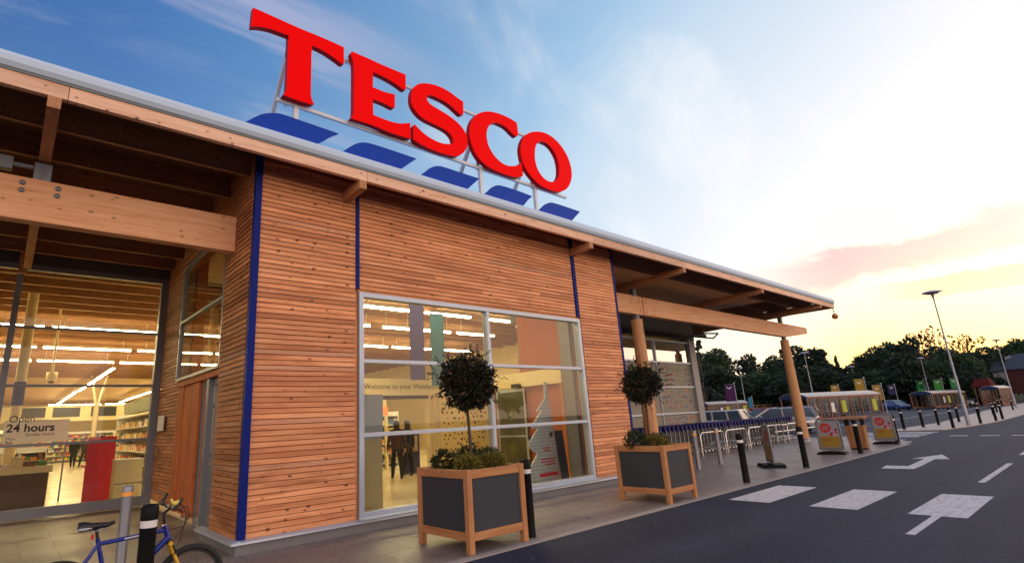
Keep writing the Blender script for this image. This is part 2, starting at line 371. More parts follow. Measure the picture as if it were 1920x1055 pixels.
# ================================================================== GROUND
def asphalt_mat():
    m_ = bpy.data.materials.new('asphalt'); m_.use_nodes = True; nt = m_.node_tree; g = G(nt); P = nt.nodes['Principled BSDF']
    co = g.n('ShaderNodeTexCoord').outputs['Object']
    big = g.noise(co, 0.35, 5, 0.6); fine = g.noise(co, 55, 3, 0.7); mid = g.noise(g.map(co, sc=(0.25, 2.2, 1)), 1.0, 5, 0.6)
    gr = g.noise(co, 17, 6, 0.85); sxy = g.n('ShaderNodeSeparateXYZ'); g.ln(co, sxy.inputs[0])
    trk = g.m('SINE', g.m('MULTIPLY', sxy.outputs[1], 3.7)); st = g.noise(co, 0.9, 6, 0.7)
    f = g.m('ADD', g.m('MULTIPLY_ADD', big, 0.55, 0.62), g.m('ADD', g.m('MULTIPLY', g.m('SUBTRACT', fine, 0.5), 1.9), g.m('MULTIPLY', g.m('SUBTRACT', mid, 0.5), 0.6)))
    f = g.m('ADD', f, g.m('MULTIPLY', g.m('SUBTRACT', gr, 0.5), 2.4))
    f = g.m('MULTIPLY_ADD', trk, 0.06, f)
    f = g.m('MULTIPLY', f, g.m('MULTIPLY_ADD', g.ss(st, 0.62, 0.72), -0.22, 1.0))
    v = g.n('ShaderNodeVectorMath', operation='SCALE'); v.inputs[0].default_value = (0.026, 0.033, 0.060); g.ln(f, v.inputs['Scale'])
    g.ln(v.outputs[0], P.inputs['Base Color']); P.inputs['Roughness'].default_value = 0.75; P.inputs['Specular IOR Level'].default_value = 0.25
    bp = g.n('ShaderNodeBump'); bp.inputs['Strength'].default_value = 0.55; bp.inputs['Distance'].default_value = 0.006
    g.ln(g.noise(co, 90, 3, 0.7), bp.inputs['Height']); g.ln(bp.outputs[0], P.inputs['Normal'])
    return m_
def paving_mat(name, c1, c2, sx, sy):
    m_ = bpy.data.materials.new(name); m_.use_nodes = True; nt = m_.node_tree; g = G(nt); P = nt.nodes['Principled BSDF']
    co = g.n('ShaderNodeTexCoord').outputs['Object']
    br = g.n('ShaderNodeTexBrick'); g.ln(co, br.inputs['Vector']); br.offset = 0.5
    br.inputs['Scale'].default_value = 1.0; br.inputs['Brick Width'].default_value = sx; br.inputs['Row Height'].default_value = sy
    br.inputs['Mortar Size'].default_value = 0.009; br.inputs['Mortar Smooth'].default_value = 0.3; br.inputs['Bias'].default_value = 0.0
    br.inputs['Color1'].default_value = (*c1, 1); br.inputs['Color2'].default_value = (*c2, 1); br.inputs['Mortar'].default_value = (*[x*0.45 for x in c1], 1)
    n1 = g.noise(co, 1.3, 6, 0.65); n2 = g.noise(co, 38, 4, 0.7)
    f = g.m('ADD', g.m('MULTIPLY_ADD', n1, 0.7, 0.65), g.m('MULTIPLY', g.m('SUBTRACT', n2, 0.5), 0.5))
    v = g.n('ShaderNodeVectorMath', operation='SCALE'); g.ln(br.outputs[0], v.inputs[0]); g.ln(f, v.inputs['Scale'])
    # dropped gum and damp marks
    vo = g.n('ShaderNodeTexVoronoi'); vo.inputs['Scale'].default_value = 2.2; g.ln(co, vo.inputs['Vector'])
    c = g.mix(g.m('MULTIPLY', g.ss(vo.outputs['Distance'], 0.035, 0.02), 0.7), v.outputs[0], (0.05, 0.045, 0.045))
    g.ln(c, P.inputs['Base Color']); g.put(P.inputs['Roughness'], g.m('MULTIPLY_ADD', n1, 0.4, 0.27)); P.inputs['Specular IOR Level'].default_value = 0.42
    bp = g.n('ShaderNodeBump'); bp.inputs['Strength'].default_value = 0.5; bp.inputs['Distance'].default_value = 0.003
    g.ln(g.m('MULTIPLY_ADD', br.outputs['Fac'], -1.0, g.m('MULTIPLY', n2, 0.3)), bp.inputs['Height']); g.ln(bp.outputs[0], P.inputs['Normal'])
    return m_
M_ASPH = asphalt_mat()
M_PAVE = paving_mat('paving_slabs', (0.270, 0.232, 0.222), (0.205, 0.180, 0.174), 0.9, 0.6)
M_PAVE2 = paving_mat('island_paving', (0.44, 0.35, 0.30), (0.40, 0.32, 0.28), 0.6, 0.4)
def paint_mat():
    m_ = bpy.data.materials.new('worn_road_paint'); m_.use_nodes = True; nt = m_.node_tree; g = G(nt); P = nt.nodes['Principled BSDF']
    co = g.n('ShaderNodeTexCoord').outputs['Object']
    n1 = g.noise(g.map(co, sc=(1.0, 5.0, 1)), 3.0, 6, 0.7); n2 = g.noise(co, 60, 4, 0.75)
    w = g.m('ADD', g.m('MULTIPLY', n1, 0.55), g.m('MULTIPLY', n2, 0.45))
    c = g.mix(g.ss(w, 0.54, 0.64), (0.66, 0.65, 0.66), (0.12, 0.12, 0.135))
    c = g.mix(g.m('MULTIPLY', g.ss(n1, 0.4, 0.62), 0.30), c, (0.28, 0.28, 0.29))
    g.ln(c, P.inputs['Base Color']); P.inputs['Roughness'].default_value = 0.7
    return m_
M_PAINT = paint_mat()
b = MB(); b.add([(-900, -900, 0), (900, -900, 0), (900, 900, 0), (-900, 900, 0)], [(0, 1, 2, 3)])
obj('ground', b, M_ASPH, kind='structure')
# pavement in front of and beside the shop: a slab standing 12 mm over the road, flush kerb strip along its edge
pv = [(-40, 5.62), (26.3, 5.62), (31.2, 8.9), (30.9, 12.6), (40, 40), (-40, 40)]
b = MB(); b.prism(pv, lambda u, v, d: (u, v, d), 0.014, -0.05)
b.f[0] = b.f[0][:]; obj('pavement', b, M_PAVE, kind='structure')
b = MB(); b.prism([(-40, 5.50), (26.15, 5.50), (26.3, 5.62), (-40, 5.62)], lambda u, v, d: (u, v, d), 0.017, -0.05)
b.prism([(26.15, 5.50), (31.35, 8.86), (31.2, 8.9), (26.3, 5.62)], lambda u, v, d: (u, v, d), 0.017, -0.05)
M_KERB = mat('kerb_concrete', (0.34, 0.31, 0.30), 0.8, var=0.2, bump=0.3, vscale=2)
obj('kerb', b, M_KERB, kind='structure')
isl = [(36.9, 6.25), (40.7, 5.75), (47, 5.35), (63, 5.4), (140, 5.7), (140, 11), (90, 10.2), (63, 9.0), (47, 8.1), (36.0, 8.6)]
b = MB(); b.prism(isl, lambda u, v, d: (u, v, d), 0.03, -0.05)
obj('pavement', b, M_PAVE2, kind='structure')
def patch(polys, name, z=0.004):
    b = MB()
    for p in polys: b.add([(x, y, z) for x, y in p], [tuple(range(len(p)))])
    return obj(name, b, M_PAINT, kind='structure')
R4 = lambda x0, x1, y0, y1: [(x0, y0), (x1, y0), (x1, y1), (x0, y1)]
patch([R4(10.52, 12.85, 4.39, 5.10), R4(10.50, 12.86, 3.08, 3.76), R4(10.50, 12.88, 1.79, 2.46), R4(10.50, 12.88, 0.50, 1.15)], 'road_marking_crossing')
patch([R4(8.95, 10.49, 2.07, 2.17)]+[R4(14.83+6.85*i, 19.05+6.85*i, 2.13+0.03*i, 2.24+0.03*i) for i in range(0, 9)], 'road_marking_lane_line')
patch([[(16.96, 4.28), (17.03, 3.66), (17.85, 3.66), (19.86, 3.75), (19.97, 3.45), (21.5, 3.86), (19.9, 4.25), (19.93, 3.98), (17.75, 3.90), (17.73, 4.36)]], 'road_marking_arrow')
patch([R4(31.35, 31.75, 5.25-0.95*i-0.6, 5.25-0.95*i) for i in range(7)], 'road_marking_give_way')
patch([R4(27.05+1.25*i, 27.70+1.25*i, 5.75+0.45*i if i < 3 else 6.2, 8.9+0.1*i) for i in range(7)], 'road_marking_zebra')
bays = []
for k in range(14): bays.append(R4(60+k*5.0, 60.12+k*5.0, 12.5, 17.3))
for k in range(14): bays.append(R4(60+k*5.0, 60.12+k*5.0, 24.5, 29.3))
bays += [R4(52, 135, 12.35, 12.5), R4(34, 52, 13.6, 13.75), R4(60, 140, 20.9, 21.05), R4(34, 130, 24.35, 24.5)]
for k in range(9): bays.append(R4(33+2.6*k, 33.1+2.6*k, 10.6, 15.2))
patch(bays, 'road_marking_bays')
# grass bank and hill beyond the car park
M_GRASS = mat('dark_grass', (0.035, 0.05, 0.02), 0.95, var=0.4, vscale=0.4, bump=0.6, bscale=5)
b = MB(); nu, nv = 50, 30
pts = []
for i in range(nu+1):
    a = radians(35+75*i/nu)
    for j in range(nv+1):
        r = 118+j*17.0
        rise = max(0, (r-120))
        z = -0.25+0.012*min(rise, 40)+0.055*max(0, rise-25)*min(1, rise/120)+0.5*sin(a*23+j*0.7)*min(1, rise/60)
        pts.append((r*sin(a), r*cos(a), min(z, 15)))
b.add(pts, [(i*(nv+1)+j, i*(nv+1)+j+1, (i+1)*(nv+1)+j+1, (i+1)*(nv+1)+j) for i in range(nu) for j in range(nv)], smooth=True)
obj('hill', b, M_GRASS, kind='structure')

# ================================================================== THE SHOP
FY, RX, LX = 8.25, 12.48, 2.72
shop = thing('supermarket_building', 'timber clad supermarket with wide overhanging roof, glazed lobby and lit sales hall', 'shop', (0, 0, 0))
P_ = 0.0805
def clad(b, axis, a0, a1, z0, z1, fixed, seed, holes=()):
    """battens with open joints; every batten is cut into random lengths, butted end to end"""
    rnd = random.Random(seed); z = z0; k = 0
    while z+P_*0.5 < z1:
        h = min(P_-0.011, z1-z)
        spans = [(a0, a1)]
        for (h0, h1, q0, q1) in holes:
            if z+h > q0 and z < q1:
                ns = []
                for s0, s1 in spans:
                    if h0 > s0: ns.append((s0, min(s1, h0)))
                    if h1 < s1: ns.append((max(s0, h1), s1))
                spans = [s for s in ns if s[1]-s[0] > 0.01]
        for s0, s1 in spans:
            x = s0
            while x < s1-1e-3:
                L = rnd.uniform(1.6, 4.8); e = min(s1, x+L)
                if s1-e < 0.5: e = s1
                d = rnd.uniform(-0.0015, 0.0015); t = 0.028
                if axis == 'X':   # front face looks to -Y; lower edge slopes back a little (rhombic batten)
                    b.hexa([(x, fixed-t-d, z), (e, fixed-t-d, z), (e, fixed, z), (x, fixed, z)], [(x, fixed-t-d+0.008, z+h), (e, fixed-t-d+0.008, z+h), (e, fixed, z+h), (x, fixed, z+h)])
                else:             # face looks to -X
                    b.hexa([(fixed-t-d, e, z), (fixed-t-d, x, z), (fixed, x, z), (fixed, e, z)], [(fixed-t-d+0.008, e, z+h), (fixed-t-d+0.008, x, z+h), (fixed, x, z+h), (fixed, e, z+h)])
                x = e+0.0025
        z += P_; k += 1
WX0, WX1, WZ0, WZ1 = 4.60, 10.76, 0.19, 3.935
# --- front wall
b = MB(); clad(b, 'X', LX+0.09, 4.53, 0.20, 6.02, FY, 1); clad(b, 'X', 4.60, 10.66, 3.99, 6.02, FY, 2)
clad(b, 'X', 10.83, RX-0.05, 0.20, 6.02, FY, 3)
front = obj('cladding', b, M_CLAD, shop)
b = MB()
b.box(4.505, 4.575, FY-0.012, FY+0.01, 0.20, 3.93); b.box(10.765, 10.81, FY-0.012, FY+0.01, 0.20, 3.93); b.box(4.575, 10.765, FY-0.012, FY+0.01, 3.94, 3.985)
obj('window_surround', b, wood('trim_larch', (0.40, 0.14, 0.05), (0.62, 0.26, 0.10), (0.70, 0.34, 0.15), 'Z', island=False, knots=0.3), shop)
b = MB()
b.box(LX+0.03, WX0-0.03, FY+0.012, FY+0.25, 0.17, 6.6); b.box(WX1+0.03, RX-0.03, FY+0.012, FY+0.25, 0.17, 6.6); b.box(WX0-0.03, WX1+0.03, FY+0.012, FY+0.25, 3.95, 6.6)
b.box(LX+0.03, LX+0.25, FY+0.25, 9.60, 0.17, 6.6); b.box(RX-0.20, RX-0.03, FY+0.25, 12.0, 0.17, 3.0); b.box(RX-0.03, RX-0.01, FY+0.25, 12.0, 3.0, 6.6)
b.box(LX+0.28, LX+0.5, 12.70, 15.38, 0.17, 6.6); b.box(LX+0.04, LX+0.25, 9.60, 12.70, 5.22, 6.6)
obj('wall', b, M_BACKING, shop)
# --- corner and joint trims
b = MB(); b.box(LX-0.02, LX+0.085, FY-0.055, FY-0.002, 0.20, 6.35); b.box(LX-0.02, LX-0.002, FY-0.002, FY+0.03, 0.20, 6.35); obj('corner_trim', b, M_BLUE, shop)
b = MB(); b.box(RX-0.045, RX+0.015, FY-0.045, FY+0.03, 0.20, 6.35); obj('corner_trim', b, M_BLUE, shop)
b = MB(); b.box(4.535, 4.598, FY-0.05, FY, 3.99, 6.35); obj('joint_trim', b, M_BLUE, shop)
b = MB(); b.box(10.665, 10.825, FY-0.012, FY, 3.99, 6.35); b.box(10.69, 10.76, FY-0.045, FY-0.012, 3.99, 6.35); obj('joint_trim', b, M_BLUE, shop)
# --- return wall: cladding, window over the door, boards, door
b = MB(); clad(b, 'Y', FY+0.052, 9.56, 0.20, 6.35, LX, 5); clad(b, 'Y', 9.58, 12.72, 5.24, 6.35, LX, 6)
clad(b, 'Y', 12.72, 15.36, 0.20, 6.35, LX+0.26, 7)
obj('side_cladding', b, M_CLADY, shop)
b = MB()
# plinth and flashing
b.box(LX-0.055, RX+0.03, FY-0.085, FY+0.02, 0.0, 0.145); b.box(LX-0.055, LX+0.02, FY+0.02, 9.96, 0.0, 0.145); b.box(RX+0.001, RX+0.03, FY+0.02, 12, 0, 0.145)
obj('plinth', b, M_PLINTH, shop)
b = MB()
b.prism([(-0.13, 0.150), (0.0, 0.150), (0.0, 0.203), (-0.03, 0.198), (-0.125, 0.178)], lambda u, v, d: (d, FY+u, v), LX-0.13, RX+0.05)
b.prism([(-0.13, 0.150), (0.0, 0.150), (0.0, 0.203), (-0.03, 0.198), (-0.125, 0.178)], lambda u, v, d: (LX+u, d, v), 9.99, FY-0.12)
obj('flashing', b, M_ALU, shop)
# --- main window
win = obj('window', MB().box(WX0-0.005, WX0+0.085, FY-0.05, FY+0.12, WZ0, WZ1).box(WX1-0.085, WX1+0.005, FY-0.05, FY+0.12, WZ0, WZ1)
    .box(WX0+0.085, WX1-0.085, FY-0.05, FY+0.12, WZ1-0.085, WZ1).box(WX0+0.085, WX1-0.085, FY-0.05, FY+0.12, WZ0, WZ0+0.10)
    .box(7.625, 7.705, FY-0.042, FY+0.11, WZ0+0.10, WZ1-0.085)
    .box(WX0+0.085, 7.625, FY-0.036, FY+0.10, 2.69, 2.755).box(7.705, WX1-0.085, FY-0.036, FY+0.10, 2.69, 2.755)
    .box(WX0+0.085, 7.625, FY-0.036, FY+0.10, 1.455, 1.52).box(7.705, WX1-0.085, FY-0.036, FY+0.10, 1.455, 1.52), M_ALU, shop, bevel=0.004)
for (x0, x1) in ((WX0+0.086, 7.624), (7.706, WX1-0.086)):
    for (z0, z1) in ((WZ0+0.101, 1.454), (1.521, 2.689), (2.756, WZ1-0.086)):
        obj('pane', MB().add([(x0, FY+0.02, z0), (x1, FY+0.02, z0), (x1, FY+0.02, z1), (x0, FY+0.02, z1)], [(0, 1, 2, 3)]), M_GLASS, win)
obj('sill', MB().prism([(-0.16, 0.205), (-0.155, 0.185), (-0.052, 0.188), (-0.052, 0.235)], lambda u, v, d: (d, FY+u, v), WX0-0.03, WX1+0.03), M_ALU, win)
# inner side posts of the window reveal
obj('window_reveal', MB().box(WX1-0.10, WX1+0.02, FY+0.26, FY+0.60, 0.2, 3.95), M_GREYP, shop); obj('window_reveal', MB().box(WX0-0.02, WX0+0.04, FY+0.26, FY+0.60, 0.2, 3.95), M_GREYP, shop)
# --- upper side window over the door (chamfered)
sw = MB()
fr = [(12.62, 2.74), (9.64, 2.74), (9.64, 5.20), (11.60, 5.20), (12.62, 5.14)]
def yz(x): return lambda u, v, d: (x+d, u, v)
for i in range(5):
    p, q = fr[i], fr[(i+1) % 5]
    sw.beam((LX+0.02, p[0], p[1]), (LX+0.02, q[0], q[1]), 0.07, 0.055)
sw.beam((LX+0.02, 12.6, 3.95), (LX+0.02, 9.64, 3.95), 0.07, 0.05)
w2 = obj('side_window', sw, M_ALUD, shop)
obj('pane', MB().add([(LX+0.03, y, z) for y, z in fr], [(0, 1, 2, 3, 4)]), M_GLASSD, w2)
b = MB()
y = 12.70
while y > 11.30: b.box(LX+0.09-0.02*((round(y*10)) % 2), LX+0.12, y-0.225, y-0.006, 0.20, 2.70); y -= 0.232
b.box(LX+0.03, LX+0.16, 9.62, 12.72, 2.60, 2.71)
obj('board_panel', b, M_DOORW, shop)
dr = obj('sliding_door', MB().box(LX+0.13, LX+0.20, 10.98, 11.12, 0.03, 2.60).box(LX+0.06, LX+0.16, 10.40, 10.55, 0.03, 2.60).box(LX+0.14, LX+0.19, 9.62, 10.40, 2.48, 2.60)
    .box(LX+0.14, LX+0.19, 9.62, 10.40, 0.62, 0.66).box(LX+0.13, LX+0.20, 9.60, 9.68, 0.03, 2.60), M_ALUD, shop)
obj('door_pane', MB().add([(LX+0.165, 9.68, 0.05), (LX+0.165, 10.40, 0.05), (LX+0.165, 10.40, 2.48), (LX+0.165, 9.68, 2.48)], [(0, 1, 2, 3)]), M_GLASS, dr)
obj('door_pane', MB().add([(LX+0.14, 10.56, 0.05), (LX+0.14, 10.97, 0.05), (LX+0.14, 10.97, 2.48), (LX+0.14, 10.56, 2.48)], [(0, 1, 2, 3)]), M_GLASSD, dr)
obj('notice_plate', MB().box(LX+0.17, LX+0.19, 14.35, 14.95, 1.75, 2.10), M_WHITE, shop)
# --- the spotted film: drops, leaves and fruit in bright colours
SPC = [mat('spot_red', (0.50, 0.03, 0.02), 0.6), mat('spot_black', (0.03, 0.02, 0.03), 0.6), mat('spot_green', (0.06, 0.22, 0.05), 0.6), mat('spot_orange', (0.65, 0.22, 0.04), 0.6), mat('spot_blue', (0.04, 0.10, 0.30), 0.6), mat('spot_maroon', (0.20, 0.02, 0.03), 0.6)]
def spots(b, fn, u0, u1, v0, v1, su, sv, seed, r=0.05, pal=(1, 2, 3, 4, 5, 6)):
    rnd = random.Random(seed); v = v0; row = 0
    while v < v1:
        u = u0+rnd.uniform(0, su)
        while u < u1:
            if rnd.random() < 0.8:
                n = 9; a0 = rnd.uniform(0, pi); ax, bx = r*rnd.uniform(0.5, 1.1), r*rnd.uniform(0.7, 1.5); ps = []
                cu, cvv = u+rnd.uniform(-.1, .1)*su, v+rnd.uniform(-.22, .22)*sv
                for k in range(n):
                    t = 2*pi*k/n; px, py = ax*cos(t), bx*sin(t)*(1-0.35*cos(t))
                    ps.append(fn(cu+px*cos(a0)-py*sin(a0), cvv+px*sin(a0)+py*cos(a0)))
                b.add(ps, [tuple(range(n))], mi=rnd.choice(pal))
            u += su*rnd.choice((0.6, 1, 1, 1.5))
        v += sv; row += 1
# --- main glazing on the left
gz = MB(); GY = 15.5
gz.box(-14, 2.98, GY-0.06, GY+0.10, 0.06, 0.27); gz.box(-14, 2.98, GY-0.05, GY+0.10, 5.50, 5.62); gz.box(2.80, 2.98, GY-0.08, GY+0.12, 0.27, 5.50)
for x in (-3.2, -6.3, -9.4, -0.10): gz.box(x-0.06, x+0.06, GY-0.08, GY+0.10, 0.27, 5.50)
for z in (1.58, 2.86, 4.17):
    for xa, xb in ((-14, -9.46), (-9.34, -6.36), (-6.24, -3.26), (-3.14, -0.16), (-0.04, 2.80)): gz.box(xa, xb, GY-0.05 if z < 2 else GY-0.02, GY+0.06, z-0.028, z+0.028)
gl = obj('glazed_screen', gz, M_ALUD, shop)
for xa, xb in ((-14, -9.46), (-9.34, -6.36), (-6.24, -3.26), (-3.14, -0.16), (-0.04, 2.80)):
    obj('pane', MB().add([(xa, GY+0.02, 0.27), (xb, GY+0.02, 0.27), (xb, GY+0.02, 5.5), (xa, GY+0.02, 5.5)], [(0, 1, 2, 3)]), M_GLASS, gl)
obj('fascia_panel', MB().box(-14, 2.98, GY-0.03, GY+0.12, 5.622, 6.35).box(-14, 2.98, GY-0.045, GY-0.031, 5.622, 5.66), M_PANEL, shop)
obj('timber_post', MB().box(-0.16, 0.0, GY-0.30, GY-0.12, 5.35, 6.30), M_GLUY, shop)
M_LET = mat('dark_vinyl_lettering', (0.01, 0.012, 0.02), 0.5)
lt = obj('lettering', MB().box(0.10, 0.11, GY-0.004, GY-0.002, 1.62, 1.625), M_LET, shop)
text('opening_text', 'Open', 0.20, (0.10, GY-0.012, 2.075), (pi/2, 0, 0), M_LET, lt)
text('opening_text', '24 hours', 0.235, (0.08, GY-0.012, 1.87), (pi/2, 0, 0), M_LET, lt, bold=0.006)
text('opening_text', 'Sunday hours', 0.095, (0.42, GY-0.012, 1.775), (pi/2, 0, 0), M_LET, lt)
text('opening_text', 'Mon', 0.085, (0.10, GY-0.012, 1.70), (pi/2, 0, 0), M_LET, lt)
text('opening_text', 'Sun', 0.085, (0.10, GY-0.012, 1.625), (pi/2, 0, 0), M_LET, lt, bold=0.002)
# --- right glazed bay with spotted film
RYB = 12.05
bz = MB()
for x in (12.6, 16.5, 20.55): bz.box(x-0.035, x+0.035, RYB-0.05, RYB+0.06, 3.635, 4.46); bz.box(x-0.02, x+0.02, RYB-0.02, RYB+0.015, 0.30, 3.565)
obj('corner_post', MB().box(23.35, 23.85, RYB-0.10, RYB+0.25, 0.0, 4.62), mat('bay_post_grey', (0.30, 0.31, 0.33), 0.5), shop)
for z in (0.26, 1.50, 2.57, 3.60, 4.50): bz.box(12.5, 23.35, RYB-0.05, RYB+0.05, z-0.035, z+0.035)
bay = obj('glazed_bay', bz, M_ALU, shop)
obj('pane', MB().add([(12.5, RYB+0.012, 3.62), (23.4, RYB+0.012, 3.62), (23.4, RYB+0.012, 4.48), (12.5, RYB+0.012, 4.48)], [(0, 1, 2, 3)]), glass('bay_mirror_glass', (0.12, 0.12, 0.12), 6.0), bay)
b = MB(); b.box(12.5, 23.35, RYB+0.02, RYB+0.035, 0.28, 3.58)
spots(b, lambda u, v: (u, RYB+0.017, v), 20.7, 23.2, 0.4, 3.5, 0.155, 0.225, 11, 0.048); spots(b, lambda u, v: (u, RYB+0.017, v), 19.2, 20.4, 0.4, 2.9, 0.3, 0.23, 12, 0.048)
film = obj('spotted_film', b, [mat('grey_film', (0.23, 0.225, 0.185), 0.5, var=0.05)]+SPC, bay)
obj('bay_wall', MB().box(23.30, 23.8, RYB+0.26, 40, 0, 5.6), M_PANEL, shop)
obj('bay_head', MB().box(12.5, 23.85, RYB-0.12, RYB+0.3, 4.63, 5.68).box(12.5, 24.4, RYB-0.45, RYB-0.33, 4.78, 4.90), M_DARK, shop)
obj('bracket_rail', MB().tube([(23.0, RYB-0.4, 4.86), (24.6, RYB-0.9, 4.90)], 0.035, 8).tube([(23.0, RYB-0.4, 4.74), (24.7, RYB-0.6, 4.72)], 0.035, 8).tube([(24.6, RYB-0.9, 4.90), (24.7, RYB-0.6, 4.72)], 0.035, 8), M_DARK, shop)
# --- roof
EX0, EX1, EY = -16.0, 28.75, 7.60
ZB, ZD = 5.75, 6.13
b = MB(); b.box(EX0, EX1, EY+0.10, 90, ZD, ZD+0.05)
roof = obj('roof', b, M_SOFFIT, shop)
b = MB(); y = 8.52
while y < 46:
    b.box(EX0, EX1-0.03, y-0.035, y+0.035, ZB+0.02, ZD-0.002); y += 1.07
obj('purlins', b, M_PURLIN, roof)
b = MB(); xs = [EX0, -4.3, 0.13, 4.42, 10.86, 15.36, 20.98, 27.02, EX1]
for i in range(len(xs)-1): b.box(xs[i]+0.004, xs[i+1]-0.004, EY, EY+0.085, ZB+0.02, 5.958)
obj('fascia', b, wood('fascia_larch', (0.60, 0.33, 0.20), (0.80, 0.52, 0.36), (0.88, 0.62, 0.46), 'X', island=True, knots=1.0), roof)
obj('verge_board', MB().box(EX1-0.028, EX1, EY+0.09, 46, ZB+0.02, 6.12), M_GLUY, roof)
b = MB()
prof = [(-0.02, 6.000), (0.09, 6.000), (0.09, 6.10), (0.55, 6.235), (0.50, 6.25), (0.10, 6.24), (0.03, 6.225), (-0.02, 6.19), (-0.045, 6.14), (-0.05, 6.06)]
b.prism(prof, lambda u, v, d: (d, EY+u, v), EX0, EX1+0.04)
obj('gutter', b, M_GUTTER, roof)
obj('gutter_strip', MB().box(EX0, EX1+0.02, EY-0.012, EY+0.088, 5.961, 5.998), M_GUTSH, roof)
obj('roof_sheet', MB().box(EX0, EX1+0.04, EY+0.5, 90, 6.19, 6.26), M_GUTTER, roof)
for x in (-4.5, 0.0, 4.33, 10.75, 15.28, 20.90, 26.94):
    b = MB()
    pf = [(EY-0.005, 5.615), (EY-0.005, ZB+0.017), (14.6, ZB+0.017), (14.6, 5.30), (9.2, 5.50)]
    b.prism(pf, lambda u, v, d, x=x: (x+d, u, v), -0.07, 0.07)
    obj('rafter', b, M_GLUY, roof)
# --- big glulam beams and round columns
bm = obj('beam', MB().box(-14, LX-0.03, 9.06, 9.26, 4.60, 5.22), M_GLU, shop, bevel=0.006)
for x in (-0.20, 0.20, -4.7, -4.3):
    for z in (5.02, 5.13): obj('bolt', MB().lathe([(0.001, -0.02), (0.035, -0.018), (0.035, 0)], (x, 9.06, z), 10, axis='Y'), M_STEEL, bm)
obj('post_bracket', MB().box(-0.10, 0.10, 9.08, 9.24, 5.222, 5.48).box(-0.006, 0.006, 9.06, 9.08, 5.222, 5.46), M_ALUD, bm)
b = MB(); b.tube([(-2.4, 9.1, 5.33), (-0.55, 9.1, 5.42)], 0.05, 12); b.box(-0.56, -0.34, 9.04, 9.16, 5.30, 5.48); b.tube([(-0.34, 9.1, 5.40), (-0.11, 9.1, 5.40)], 0.03, 10)
obj('tie_rod', b, M_ALUD, bm)
pf = [(RX+0.03, 4.66), (27.5, 4.64), (30.18, 4.95), (30.20, 5.25), (RX+0.03, 5.25)]
bm2 = obj('beam', MB().prism(pf[:], lambda u, v, d: (u, d, v), 9.34, 9.56), M_GLU, shop, bevel=0.006)
obj('beam_joint', MB().box(15.62, 15.66, 9.333, 9.339, 4.66, 5.25), M_BACKING, bm2)
for x in (15.45, 15.83):
    for z in (4.76, 4.85, 5.08, 5.17): obj('bolt', MB().lathe([(0.001, -0.012), (0.022, -0.010), (0.022, 0)], (x, 9.34, z), 8, axis='Y'), M_GUTSH, bm2)
for x in (15.33, 27.30): obj('post_bracket', MB().box(x-0.10, x+0.10, 9.38, 9.52, 5.252, 5.60), M_GUTSH, bm2)
for x in (15.33, 27.33):
    b = MB(); b.tube([(x, 9.45, 0.16), (x, 9.45, 2.2), (x, 9.45, 4.50)], [0.215, 0.20, 0.175], 20)
    c_ = obj('column', b, M_POLE, shop)
    obj('column_base', MB().lathe([(0.222, 0.0), (0.222, 0.158), (0.20, 0.162)], (x, 9.45, 0.0), 20), M_STEEL, c_)
    obj('column_shoe', MB().lathe([(0.10, 4.50), (0.10, 4.655)], (x, 9.45, 0.0), 12), M_GUTSH, c_)
    b = MB()
    for k in range(14):
        a = -pi/2+(k % 2-0.5)*0.35; zz = 0.25+0.045*k if x > 20 else 4.05+0.06*(k//2)
        if x > 20 or k < 8: obj('screw', MB().sphere((x+0.212*cos(a) if x > 20 else x+0.181*cos(a), 9.45+(0.212 if x > 20 else 0.181)*sin(a), zz), 0.016, 6, 4), M_GUTSH, c_)
# --- interior shell
obj('shop_floor', MB().box(-14, 23.3, 15.7, 88, -0.02, 0.03).box(2.99, 12.2, 8.52, 15.7, -0.02, 0.028).box(12.2, 23.3, 12.15, 15.7, -0.02, 0.03), M_INFLOOR, shop)
b = MB(); b.box(-14, 23.3, 84, 84.3, 0.03, 6.0); b.box(-14.3, -14, 15.7, 84.3, 0.03, 6.0); b.box(23.0, 23.28, 12.3, 84, 0.03, 6.0)
obj('shop_wall', b, M_INWALL, shop)
obj('lobby_wall', MB().box(12.20, 12.23, 8.6, 10.08, 0.03, 2.95).box(12.20, 12.23, 13.12, 15.6, 0.03, 2.95), M_DOORW, shop)
obj('shop_ceiling', MB().box(-14, 23.3, 15.65, 84, 5.98, 6.01).box(3.0, 23.3, 8.55, 15.65, 5.72, 5.74), M_CEIL, shop)
